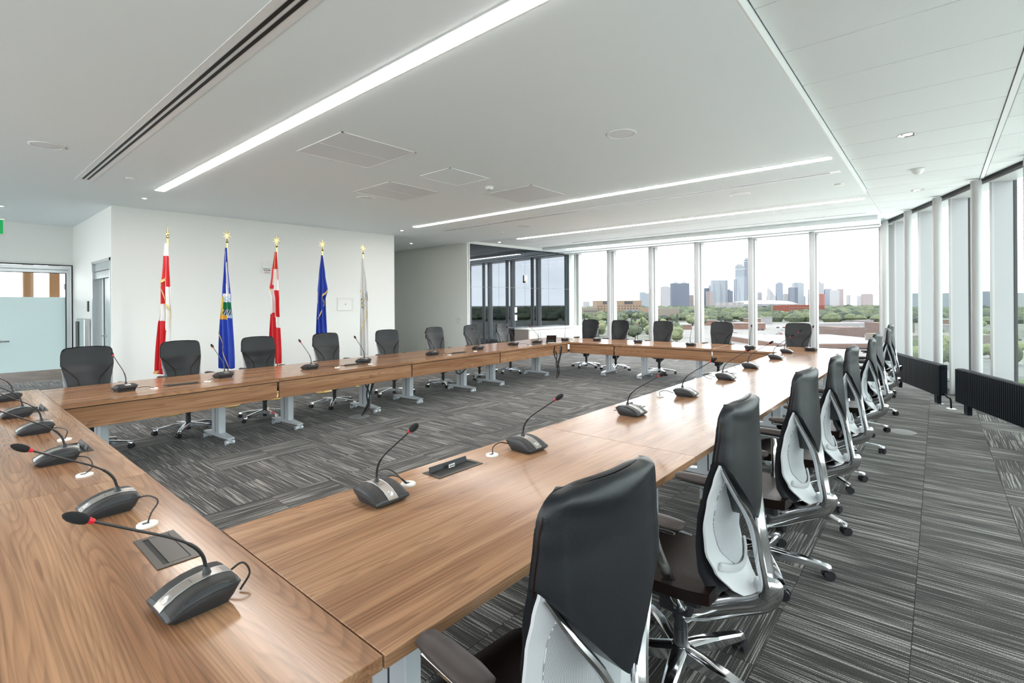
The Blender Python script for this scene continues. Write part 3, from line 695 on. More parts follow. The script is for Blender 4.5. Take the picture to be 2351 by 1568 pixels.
# ================================================================== CHAIRS (sitter looks along +Y)
def make_chair():
    t = thing('office_chair', '', 'chair', (0, 0, 0))
    # side profile of the back: offset behind the column (local -Y) against height
    SP = [(.46, .19), (.55, .155), (.65, .150), (.75, .160), (.88, .195), (1.0, .235), (1.1, .248), (1.165, .252), (1.20, .256)]
    WP = [(.46, .14), (.55, .165), (.65, .172), (.72, .178), (.80, .192), (.90, .214), (.97, .228), (1.0, .23), (1.1, .228), (1.135, .224), (1.2, .222)]
    def hw(z, top=1.2, r=.06):
        a = lerp(WP, z)
        if z > top-r: a = a - r + math.sqrt(max(0, r*r - (z-(top-r))**2))
        return a
    def front(u, v):
        z = .47 + v*.73; e = 1-abs(u)**5
        zz = z - .012*abs(u)**4*(v > .9)
        return (u*hw(z), -lerp(SP, z) + .030*u*u - .010*(1-e) + .004*e, zz)
    def back(u, v):
        z = .47 + v*.73; th = .030*(1-.8*abs(u)**6)*(1 if v < .96 else .55)
        return (u*hw(z)*.985, -lerp(SP, z) + .030*u*u - .010 - th, z - .004)
    M().sheet(lambda u, v: front(u, 1-(1-v)**1.7), lambda u, v: back(u, 1-(1-v)**1.7), 18, 34).obj('back_pad', LEATH, t, True, angle=60)
    # stitched seams on the front and piping round the edge
    m = M()
    for s in (-1, 1):
        for du in (0, .05):
            path = []
            for k in range(15):
                q = k/14; z = .985 - q*.36; u = s*(.99 - du - (.5*min(1, q*2.2)) + (0 if q < .45 else (q-.45)*.05))
                x, y, zz = front(u, (z-.47)/.73); path.append((x, y+.0005, zz))
            m.tube(path, .0032, 5)
    m.obj('seam', LEATHB, t, True)
    m = M(); path = []
    for k in range(41):
        q = k/40
        if q < .4: v = .7 + q/.4*.262; u = -1
        elif q > .6: v = .7 + (1-q)/.4*.262; u = 1
        else: v = 1.0; u = (q-.5)*10*.98
        x, y, z = front(max(-1, min(1, u)), v); path.append((x, y - .016, z + (.001)))
    m.tube(path, .0045, 6); m.obj('piping', LEATHB, t, True)
    # rear leather cover: shield with a point low in the middle
    def vb(u): return .745 + (.995-.745)*abs(u)**1.12
    def rc(u, v, off):
        z0 = vb(u); z = z0 + (1.203-z0)*v; hwz = hw(min(z, 1.2)) if z > .985 else lerp([(.745, .22), (.985, .226)], z)
        e = abs(u)**8; f2 = max(0, (v-.9)/.1)
        y = -lerp(SP, max(z, .8)) + .030*u*u - .018
        if z < .9: y -= (.9-z)*.16
        if off > 0: y = (-(.294 + .020*min(1, max(0, (1.06-z)/.25))) + .036*u*u + .010*e + .014*f2*f2)
        # raised rim around a flat field
        rim = math.exp(-((abs(u)-.86)/.09)**2)*.006 + math.exp(-((v-.90)/.06)**2)*.006*(1-e)
        return (u*hwz*1.004, y - (rim if off > 0 else 0), z - .004*f2)
    M().sheet(lambda u, v: rc(u, v, .0), lambda u, v: rc(u, v, .040), 26, 26).obj('rear_cover', LEATH, t, True, angle=60)
    # light grey lumbar shell
    SW = [(.47, .085), (.50, .125), (.56, .165), (.64, .196), (.74, .212), (.84, .218), (.93, .222), (1.0, .224)]
    SS = [(.47, .305), (.50, .272), (.56, .232), (.64, .206), (.74, .205), (.84, .222), (.93, .248), (1.0, .272)]
    def sh(u, z, off): return (u*lerp(SW, z), -lerp(SS, z) + .032*u*u - off, z)
    M().sheet(lambda u, v: sh(u, .47+v*.53, .0), lambda u, v: sh(u, .47+v*.53, .009), 14, 24).obj('lumbar_shell', SHELL, t, True, angle=60)
    sh_o = None
    def mw(z): return .80*math.sqrt(max(0, 1-((z-.80)/.245)**2))**.8
    M().sheet(lambda u, v: sh(u*mw(.565+v*.40), .565+v*.40, .0095), lambda u, v: sh(u*mw(.565+v*.40), .565+v*.40, .0125), 12, 18).obj('mesh_inset', MESHF, t, True, angle=60)
    m = M(); path = [sh(u, .548+.05*u*u, .018) for u in [x/8-1 for x in range(1, 16)]]; m.tube(path, .007, 6, sy=2.2); m.obj('shell_lip', SHELL, t, True)
    # polished frame: two arms to a spine, spine down and forward under the seat
    for s in (-1, 1):
        P = smoothpath([(s*.208, -.240, .975), (s*.150, -.266, .880), (s*.080, -.294, .782), (s*.048, -.312, .70), (s*.045, -.330, .59), (s*.036, -.345, .50), (s*.03, -.335, .455)], 4)
        M().tube(P, [.012+.005*min(1, i/10) for i in range(len(P))], 8, sx=1.15, sy=.75).obj('back_frame', CHROME, t, True)
    P = smoothpath([(0, -.345, .52), (0, -.346, .48), (0, -.315, .435), (0, -.22, .385), (0, -.10, .320), (0, -.01, .285)], 4)
    M().tube(P, [.03, .034] + [.036]*(len(P)-3) + [.042], 10, sx=1.5, sy=.75).obj('frame_stem', CHROME, t, True)
    for s in (-1, 1):
        P = smoothpath([(s*.02, -.01, .285), (s*.10, -.03, .36), (s*.19, -.03, .49), (s*.255, -.01, .63), (s*.268, .0, .715)], 4)
        ar = M().tube(P, [.027-.015*i/(len(P)-1) for i in range(len(P))], 8, sx=1.3, sy=.8).obj('arm_post', CHROME, t, True)
        rr = []
        for y, wd, hh in ((-.125, .018, .008), (-.115, .036, .014), (-.06, .043, .017), (.05, .041, .017), (.115, .034, .014), (.128, .016, .008)):
            rr.append([(s*.270 + wd*math.cos(q*PI/6), y, .748 + hh*math.sin(q*PI/6)*(1.2 if q < 6 else .9)) for q in range(12)])
        M().rings(rr).obj('arm_pad', ARM, t, True, angle=70)
        M().bevbox((s*.27-.030, -.10, .718), (s*.27+.030, .10, .734), .004).obj('arm_plate', CHROME, ar)
    # seat
    def st(u, v, k):
        y = -.19 + v*.49; w_ = .245*(1-.12*abs(2*v-1)**4) - .02*(1-v); e = 1-abs(u)**4*.7
        zt = .475 + .012*u*u - (.028*max(0, (v-.8)/.2)**2) + .012*e
        return (u*w_*(1 if k else .90), y*(1 if k else .96), zt if k else .425 + .008*abs(u)**3)
    M().sheet(lambda u, v: st(u, v, 1), lambda u, v: st(u, v, 0), 14, 14).obj('seat', LEATHB, t, True, angle=50)
    m = M(); m.bevbox((-.10, -.12, .345), (.10, .15, .425), .015); m.bevbox((-.05, -.06, .27), (.05, .08, .36), .01); m.tube([(.10, .02, .40), (.25, .03, .405)], .008, 6); m.obj('tilt_mechanism', BLACK, t, True)
    m = M(); m.lathe([(.028, .03), (.030, .07), (.030, .20), (.027, .202), (.027, .235), (.034, .24), (.034, .30)], 18); m.obj('gas_column', BLACK, t, True)
    # star base
    a0 = 0
    m = M(); m.lathe([(.030, .062), (.046, .068), (.052, .10), (.042, .125), (.034, .13)], 20); m.obj('base_hub', CHROME, t, True)
    for k in range(5):
        a = a0 + k*2*PI/5; c, s_ = math.cos(a), math.sin(a)
        Tm = Matrix.Rotation(a, 4, 'Z')
        rr = []
        for r, wd, zt, zb in ((.03, .036, .128, .070), (.10, .033, .122, .074), (.22, .028, .108, .068), (.31, .022, .092, .060), (.352, .019, .084, .056), (.365, .012, .078, .060)):
            rr.append([(r, -wd, zb), (r, wd, zb), (r, wd*.95, zt-.008), (r, wd*.6, zt), (r, -wd*.6, zt), (r, -wd*.95, zt-.008)])
        lg = M().rings(rr, T=Tm).obj('base_arm', CHROME, t, True, angle=35)
        ca = a + (k*1.3) % 2 - .8
        Tc = Matrix.Translation((.340*c, .340*s_, 0)) @ Matrix.Rotation(ca, 4, 'Z')
        m = M()
        for q in (-1, 1):
            m.tube([(0.012, q*.010, .0285), (0.012, q*.026, .0285)], .0285, 16, T=Tc)
        m.tube([(0, 0, .03), (0, 0, .066)], .010, 8, T=Tc); m.cbox((.004, 0, .045), (.035, .016, .022), T=Tc)
        m.obj('caster', BLACK, lg, True, angle=35)
    return t
chair = make_chair()
used = False
def place_chair(x, y, rz, label, group, sz=1.0, base=0):
    global used
    if not used: used = True; c = chair; c.location = (x, y, 0); c.rotation_euler = (0, 0, rz); c['label'] = label; c['group'] = group
    else: c = copy_tree(chair, (x, y, 0), rz, label, group)
    c.scale = (1, 1, sz)
    for ch in c.children:
        if ch.name.startswith('base_arm'): ch.rotation_euler = (0, 0, R(base))
    return c
GR, GL, GF = 'office chairs along the right row', 'office chairs along the left row', 'office chairs along the far windows'
rows = [(-.855, 1.075, -6), (-.850, 2.10, 0), (-.825, 3.27, -3), (-.81, 4.20, 2), (-.82, 5.22, -2), (-.79, 6.45, 3), (-.81, 7.5, -4), (-.80, 8.85, 6), (-.86, 10.6, -3)]
brot = [20, 46, -1, 30, 12, 58, 5, 40, 22]
for k, (x, y, a) in enumerate(rows):
    place_chair(x, y, PI/2 + R(a), ['largest black leather chair, cut by the bottom edge, back to the camera side', 'second black leather chair of the right row, grey lumbar shell fully in view', 'third black leather chair of the right row', 'fourth black leather chair of the right row', 'fifth black leather chair of the right row', 'sixth black leather chair of the right row', 'seventh black leather chair of the right row, in front of the far radiator', 'eighth black leather chair of the right row, near the far corner', 'farthest black leather chair of the right row, at the far corner'][k], GR, 1.0 if k == 0 else 1.015, brot[k])
lc = [(-7.08, 1.14, 0), (-7.28, 2.12, 3), (-7.30, 3.08, -3), (-7.32, 4.17, 3), (-7.38, 5.36, -6), (-7.42, 6.55, 2), (-7.52, 7.68, -2), (-7.60, 8.80, 4)]
for k, (x, y, a) in enumerate(lc):
    place_chair(x, y, -PI/2 + R(a), ['leather chair before the grey door, leftmost in the photo', 'leather chair before the first red and white flag', 'leather chair between the first blue flag and the second red flag', 'leather chair before the second blue flag', 'leather chair right of the white flag', 'leather chair before the alcove opening', 'leather chair before the left end of the dark glass wall', 'leather chair before the left end of the white sideboard'][k], GL, .955, [10, 55, 25, 50, 15, 60, 30, 5][k])
fc = [(-6.75, 10.75, 4), (-5.92, 10.75, 0), (-4.80, 10.72, 2), (-3.52, 10.78, 0), (-2.1, 10.85, -3)]
for k, (x, y, a) in enumerate(fc):
    place_chair(x, y, PI + R(a), ['leather chair at the left end of the far window row, beside the sideboard', 'second leather chair from the left against the far windows', 'third leather chair from the left against the far windows', 'fourth leather chair from the left against the far windows', 'wide leather chair at the right end of the far window row'][k], GF, .99, [15, 40, 62, 28, 8][k])

# ================================================================== MICROPHONES (front towards -Y)
def make_mic():
    t = thing('desk_microphone', '', 'microphone', (0, 0, TZ))
    TP = [(-.094, .024), (-.075, .040), (-.045, .056), (-.01, .067), (.03, .072), (.07, .069), (.092, .062)]
    BP = [(-.094, .014), (-.075, .0), (-.05, .0), (.06, .0), (.075, .012), (.092, .042)]
    def sec(y, o=0):
        zt, zb = lerp(TP, y), lerp(BP, y); w_ = .084 + .003*math.cos(y*12); d = zt-zb
        return [(-w_*.80, y, zb), (w_*.80, y, zb), (w_*.97, y, zb+d*.42), (w_, y, zb+d*.62), (w_*.975, y, zb+d*.82), (w_*.88, y, zt-.0035), (w_*.70, y, zt), (-w_*.70, y, zt), (-w_*.88, y, zt-.0035), (-w_*.975, y, zb+d*.82), (-w_, y, zb+d*.62), (-w_*.97, y, zb+d*.42)]
    ysec = [-.094, -.085, -.07, -.055, -.035, -.01, .015, .04, .06, .078, .088, .092]
    M().rings([sec(y) for y in ysec]).obj('mic_body', DKGREY, t, True, angle=35)
    for s in (-1, 1):
        def g(u, v, o):
            y = -.086 + v*.168; a = .026 + (u+1)/2*.060; zt = lerp(TP, y); zb = lerp(BP, y)
            x = a; z = zt - (0 if a < .062 else ((a-.062)/.024)**2*(zt-zb)*.30)
            return (s*(x + (o*.7 if a > .07 else 0)), y, z + o)
        M().sheet(lambda u, v: g(u, v, -.002), lambda u, v: g(u, v, .0016), 8, 12).obj('speaker_grille', GRILLE, t, True, angle=50)
    ms = M().sheet(lambda u, v: (u*.0235, -.0935+v*.185, lerp(TP, -.0935+v*.185) - .001), lambda u, v: (u*.0235, -.0935+v*.185, lerp(TP, -.0935+v*.185) + .0026), 2, 14).obj('metal_strip', TAUPE, t, True, angle=40)
    m = M()
    for s in (-1, 1): m.tube([(s*.0238, y, lerp(TP, y)+.0022) for y in [-.0935+k*.185/14 for k in range(15)]], .0014, 5)
    m.obj('bright_edge', ALU, ms, True)
    Tb = Matrix.Translation((0, -.071, lerp(TP, -.071)+.003)) @ Matrix.Rotation(R(38), 4, 'X')
    M().lathe([(.0125, -.003), (.0125, .0015), (.0095, .003), (.0085, .001), (.004, .0006)], 20, T=Tb).obj('talk_button', ALU, ms, True)
    M().box((-.012, -.012, lerp(TP, -.012)+.0026), (.012, -.0105, lerp(TP, -.012)+.0031)).obj('logo_line', DKGREY, ms)
    fc_ = bpy.data.curves.new('rear_lettering', 'FONT'); fc_.body = 'SENNHEISER'; fc_.size = .011; fc_.extrude = .0002; fc_.align_x = 'CENTER'
    fo = bpy.data.objects.new('tmp_text', fc_); COL.objects.link(fo); dg = bpy.context.evaluated_depsgraph_get(); tm = bpy.data.meshes.new_from_object(fo.evaluated_get(dg)); bpy.data.objects.remove(fo)
    tm.materials.clear(); tm.materials.append(WARMW); to = bpy.data.objects.new('rear_lettering', tm); COL.objects.link(to); put(to, t, (0, .0735, .018), (PI/2, 0, PI))
    M().bevbox((-.055, .03, .001), (.055, .073, .040), .004).obj('rear_socket_block', DKGREY, t)
    nk = M()
    nk.lathe([(.013, 0), (.012, .006), (.0075, .024), (.0045, .027)], 14)
    P = smoothpath([(0, 0, .02), (0, -.006, .06), (0, -.028, .10), (0, -.075, .145), (0, -.150, .200), (0, -.235, .262)], 6)
    nk.tube(P, [.0052]*14 + [.0036]*(len(P)-14), 8)
    o = nk.obj('gooseneck', BLACK, t, True, loc=(0, .032, .070))
    a = Vector((0, -.235, .262)); d = Vector((0, -.085, .062)).normalized()
    M().tube([a, a+d*.014], [.0062, .0088], 12).obj('red_ring', RED, o, True)
    M().tube([a+d*q for q in (.014, .018, .028, .042, .056, .066, .071)], [.0088, .0115, .0138, .0142, .012, .0075, .002], 12).obj('windscreen', FOAM, o, True)
    return t
mic = make_mic(); mused = False
def place_mic(x, y, rz, label, group, nx=0, nz=0):
    global mused
    if not mused: mused = True; c = mic; c.location = (x, y, TZ); c.rotation_euler = (0, 0, rz); c['label'] = label; c['group'] = group
    else: c = copy_tree(mic, (x, y, TZ), rz, label, group)
    for ch in c.children:
        if ch.name.startswith('gooseneck'): ch.rotation_euler = (R(nx), 0, R(nz))
    return c
def grommet(x, y, lb, w=.032):
    t = thing('cable_grommet', lb, 'grommet', (x, y, TZ))
    M().lathe([(w+.004, 0), (w+.004, .007), (w+.001, .0095), (.008, .0095)], 26).obj('cover_disc', WARMW, t, True)
    M().box((-.008, -.016, .0093), (.008, .006, .0105)).obj('cable_slot', BLACK, t)
    return t
def cable(pts, lb, mt=CABLE, r=.0032, cat='cable'):
    return M().tube(smoothpath(pts, 6), r, 7).obj('cable', mt, None, True, label=lb, cat=cat)
def cable_box(x, y, rz, lb, mode='closed', W=.30, D=.125):
    t = thing('cable_box', lb, 'cable box', (x, y, TZ), rz)
    fr = .022; m = M(); z = .003
    m.box((-W/2, -D/2, 0), (W/2, -D/2+fr, z)); m.box((-W/2, D/2-fr, 0), (W/2, D/2, z)); m.box((-W/2, -D/2+fr, 0), (-W/2+fr, D/2-fr, z)); m.box((W/2-fr, -D/2+fr, 0), (W/2, D/2-fr, z)); m.obj('frame', BOXB, t)
    M().box((-W/2+fr, -D/2+fr, 0), (W/2-fr, D/2-fr, .0006)).obj('well', SLOT, t)
    if mode == 'closed':
        M().box((-W/2+fr+.002, -D/2+fr+.017, 0), (W/2-fr-.002, D/2-fr-.003, .0032)).obj('lid', BOXB, t)
    elif mode == 'open':
        m = M(); m.box((-W/2+fr+.004, -.003, .0), (W/2-fr-.004, .003, .028), T=Matrix.Translation((0, D/2-fr-.006, 0)) @ Matrix.Rotation(R(-14), 4, 'X')); l = m.obj('open_lid', BLACK, t)
        M().box((-.022, -D/2+fr+.055, .004), (.020, -D/2+fr+.0565, .022)).obj('label_sticker', WHITE, l)
        m = M()
        for q in range(5): m.box((-.016+q*.007, -D/2+fr+.0545, .009), (-.012+q*.007, -D/2+fr+.0550, .016))
        m.obj('sticker_print', GASK, l)
    else:
        M().bevbox((-W/2+fr, D/2-fr-.03, 0), (W/2-fr, D/2-fr, .020), .003).obj('raised_lid', BOXB, t)
    return t
gN, gR, gL, gF = 'microphones on the near left tables', 'microphones on the right tables', 'microphones on the left tables', 'microphones on the far tables'
nm = [(-1.636, .490, 2, 8, -2, 'black desk microphone nearest the camera'), (-2.655, .478, 0, 10, 2, 'second desk microphone from the camera on the near tables, gooseneck with wide red ring'), (-3.715, .445, -2, 6, 0, 'third desk microphone on the near left tables'), (-4.69, .452, 0, 4, 0, 'fourth desk microphone on the near left tables'), (-5.49, .425, 2, 4, 0, 'fifth desk microphone on the near left tables'), (-6.5, .445, 0, 4, 0, 'desk microphone farthest left, cut by the picture edge')]
for x, y, a, nx, nz, lb in nm: place_mic(x, y, R(a), lb, gN, nx*.6, nz)
rm = [(-1.870, 1.284, 0, 0), (-1.850, 2.287, -2, 3), (-1.80, 3.51, 0, 4), (-1.775, 4.54, 4, 2), (-1.81, 5.79, 0, 2), (-1.87, 6.99, 3, 2), (-1.87, 8.33, 0, -2), (-1.95, 9.44, 2, -6)]
rl = ['desk microphone nearest the camera on the right table, left of the open cable box', 'second desk microphone on the right table, right of the open cable box', 'third desk microphone on the right row, before the seam of the tables', 'fourth desk microphone on the right row', 'fifth desk microphone on the right row', 'sixth desk microphone on the right row', 'seventh desk microphone on the right row', 'farthest desk microphone of the right row, at the inner corner']
for (x, y, a, nx), lb in zip(rm, rl): place_mic(x, y, PI/2 + R(a), lb, gR, nx, a)
lm = [(-6.30, 1.27, 8), (-6.50, 2.26, 6), (-6.42, 3.30, 4), (-6.47, 4.15, 0), (-6.52, 5.52, -4), (-6.62, 6.72, -8), (-6.70, 7.85, -6), (-6.65, 8.60, 0)]
ll = ['desk microphone before the leftmost chair of the left row', 'desk microphone before the first blue flag', 'desk microphone before the second blue flag chair', 'desk microphone before the white flag', 'desk microphone before the alcove, left one', 'desk microphone before the alcove, right one', 'desk microphone before the dark glass wall', 'desk microphone beside the small dark screen']
for (x, y, a), lb in zip(lm, ll): place_mic(x, y, -PI/2 + R(a), lb, gL, -4, a)
fm = [(-6.55, 9.52, 30), (-5.95, 9.95, 20), (-4.95, 9.98, 14), (-3.75, 9.86, 6), (-2.64, 9.85, 4), (-1.70, 10.08, -6)]
flb = ['desk microphone at the far left inner corner', 'first desk microphone of the far row from the left', 'second desk microphone of the far row', 'third desk microphone of the far row', 'fourth desk microphone of the far row', 'desk microphone before the widest chair at the far right corner']
for (x, y, a), lb in zip(fm, flb): place_mic(x, y, PI + R(a), lb, gF, -18 if a < 15 else -8, 0)

grommet(-2.36, .545, 'round white cable grommet beside the second nearest microphone')
cable([(-2.60, .545, .775), (-2.54, .585, .80), (-2.44, .60, .80), (-2.37, .56, .78), (-2.36, .545, .745)], 'black cable from the second nearest microphone down into its grommet')
cable([(-1.66, .585, .78), (-1.65, .625, .80), (-1.62, .635, .775), (-1.60, .60, .745)], 'short looped cable behind the nearest microphone')
grommet(-3.30, .50, 'round white cable grommet between the second and third near microphones')
cable([(-3.63, .52, .77), (-3.52, .55, .775), (-3.36, .54, .765), (-3.30, .50, .745)], 'black cable behind the third near microphone')
grommet(-4.28, .55, 'flat white cable grommet beside the fourth near microphone')
cable([(-4.61, .53, .77), (-4.48, .56, .785), (-4.33, .57, .785), (-4.28, .55, .745)], 'black angular cable of the fourth near microphone')
grommet(-5.05, .52, 'flat white cable grommet beside the fifth near microphone')
grommet(-5.98, .52, 'flat white cable grommet beside the leftmost microphone')
cable_box(-2.08, .535, 0, 'closed bronze cable box on the nearest table between the two nearest microphones')
cable_box(-3.98, .56, 0, 'open cable box on the near left table before the fourth microphone', 'open')
cable_box(-5.75, .56, 0, 'open cable box far left between the fifth and sixth microphones', 'open')
grommet(-1.925, 1.475, 'round white cable grommet behind the nearest microphone of the right table')
cable([(-1.955, 1.31, .79), (-1.99, 1.36, .825), (-1.975, 1.42, .81), (-1.93, 1.465, .748)], 'upper black cable looping from the right table microphone to its grommet')
cable([(-1.95, 1.34, .775), (-1.965, 1.39, .795), (-1.95, 1.44, .78), (-1.922, 1.47, .748)], 'lower black cable looping from the right table microphone to its grommet')
grommet(-1.925, 2.064, 'round white cable grommet left of the second right table microphone')
cable([(-1.94, 2.24, .765), (-1.96, 2.17, .785), (-1.95, 2.10, .775), (-1.925, 2.07, .748)], 'black cable pair at the second right table microphone')
cable_box(-1.932, 1.775, PI/2, 'open black cable box on the nearest right table with a white sticker', 'open', .31, .13)
cable_box(-1.92, 3.72, PI/2, 'open cable box just beyond the third right table microphone', 'open', .30, .13)
cable_box(-1.92, 6.22, PI/2, 'open cable box behind the fifth right table microphone', 'open', .30, .13)
cable_box(-1.95, 8.85, PI/2, 'cable box in the far part of the right row', 'raised', .30, .13)
for k, (y, yc) in enumerate(((4.85, 4.62), (6.28, 5.88), (7.32, 7.07))):
    grommet(-1.94, y - .5 if k == 0 else y - .1, 'white cable grommet near the %s right table microphone' % ['fourth', 'fifth', 'sixth'][k], .028)
cable([(-1.87, 4.48, .765), (-1.93, 4.44, .785), (-1.96, 4.38, .775), (-1.94, 4.35, .748)], 'thin cable loop at the fourth right table microphone')
cable([(-1.90, 5.73, .765), (-1.98, 5.68, .79), (-2.0, 5.60, .80), (-1.95, 5.62, .76), (-1.93, 5.70, .746)], 'thin loose cable loop at the fifth right table microphone')
cable([(-1.95, 6.93, .765), (-2.0, 6.86, .79), (-2.02, 6.80, .775), (-1.98, 6.78, .746)], 'thin loose cable loop at the sixth right table microphone')
cable([(-1.95, 8.4, .765), (-2.0, 8.5, .785), (-1.99, 8.6, .80), (-1.94, 8.66, .75)], 'thin cable loop at the seventh right table microphone')
lg_ = [(-6.20, 1.50, 'leftmost microphone of the left row'), (-6.28, 2.02, 'left row microphone before the first blue flag'), (-6.28, 3.62, 'left row microphone before the second blue flag'), (-6.24, 4.12, 'left row microphone before the white flag'), (-6.32, 5.72, 'left alcove microphone'), (-6.42, 6.45, 'right alcove microphone'), (-6.45, 8.1, 'dark glass wall microphone'), (-6.42, 8.52, 'microphone beside the small screen')]
for x, y, lb in lg_: grommet(x, y, 'small white cable grommet beside the ' + lb, .03)
for (x0, y0), (x1, y1, lb) in zip(((-6.22, 1.36), (-6.42, 2.18), (-6.34, 3.38), (-6.36, 4.2), (-6.44, 5.6), (-6.54, 6.64), (-6.62, 7.95), (-6.56, 8.55)), lg_):
    cable([(x0, y0, .765), ((x0+x1)/2+.01, (y0+y1)/2, .772), (x1, y1, .748)], 'short cable of the ' + lb)
for x, y, lb in ((-6.30, 1.78, 'first'), (-6.38, 3.93, 'second'), (-6.45, 6.05, 'third'), (-6.5, 8.28, 'fourth')):
    cable_box(x, y, PI/2 - .056 + PI, 'raised black cable box on the %s table of the left row' % lb, 'raised', .32, .13)
cable([(-6.42, 9.48, .765), (-6.33, 9.5, .80), (-6.30, 9.42, .78), (-6.24, 9.45, .745)], 'looped cable at the far left inner corner')
cable([(-6.15, 9.9, .765), (-6.25, 9.85, .79), (-6.35, 9.9, .78), (-6.40, 9.95, .745)], 'thin cable beside the first far row microphone')
cable([(-3.5, 9.85, .765), (-3.42, 9.9, .775), (-3.3, 9.9, .745)], 'thin cable beside the third far row microphone')
# little screen on the left row
t = thing('tablet_screen', 'small dark tablet screen propped on the left table near the sideboard', 'tablet', (-6.52, 8.93, TZ), -PI/2 + R(-40))
m = M(); m.box((-.11, -.004, 0), (.11, .004, .17), T=Matrix.Rotation(R(-18), 4, 'X')); m.obj('screen', SCREEN, t)
M().box((-.08, 0, 0), (.08, .09, .006)).obj('stand', WHITE, t)
cable([(-6.48, 9.0, .745), (-6.40, 9.08, .75), (-6.42, 9.2, .748), (-6.5, 9.3, .745)], 'pale cable lying by the small tablet screen', WHITE, .003)

# cable bundles and floor boxes
def bundle(x, y, lb, dx=0, dy=0):
    t = thing('cable_bundle', lb, 'cables', (x, y, 0))
    for q in range(4):
        M().tube(smoothpath([(.12*math.cos(q*1.6), .12*math.sin(q*1.6), .69), (.05*math.cos(q), .06*math.sin(q+1), .5), (.03*math.cos(q*2), .03*math.sin(q*2), .3), (-.02+dx*.5+.02*q, .03+dy*.5, .12), (dx, dy, .012)], 5), .012, 7).obj('cord', CABLE, t, True)
bundle(-6.28, 4.12, 'thick black cable bundle hanging under the second left row table', .0, -.12)
bundle(-6.22, 8.75, 'thick black cable bundle hanging under the last left row table', .05, -.1)
for x, y, lb in ((-6.30, 3.97, 'round floor outlet under the second table of the left row'), (-.342, 7.75, 'round steel floor outlet behind the sixth chair of the right row')):
    t = thing('floor_outlet', lb, 'floor outlet', (x, y, 0))
    M().lathe([(.145, 0), (.145, .003), (.135, .006), (.02, .006)], 30).obj('cover_plate', OUTL, t, True); M().lathe([(.06, .006), (.06, .008), (.01, .008)], 24).obj('screw_lid', OUTL, t, True)
M().tube(smoothpath([(-6.25, 6.08, .50), (-6.27, 5.98, .42), (-6.27, 5.90, .40), (-6.25, 5.82, .44), (-6.24, 5.80, .52)]), .009, 6).obj('cable_loop', CABLE, None, True, label='black cable loop hanging below the third table of the left row', cat='cable')

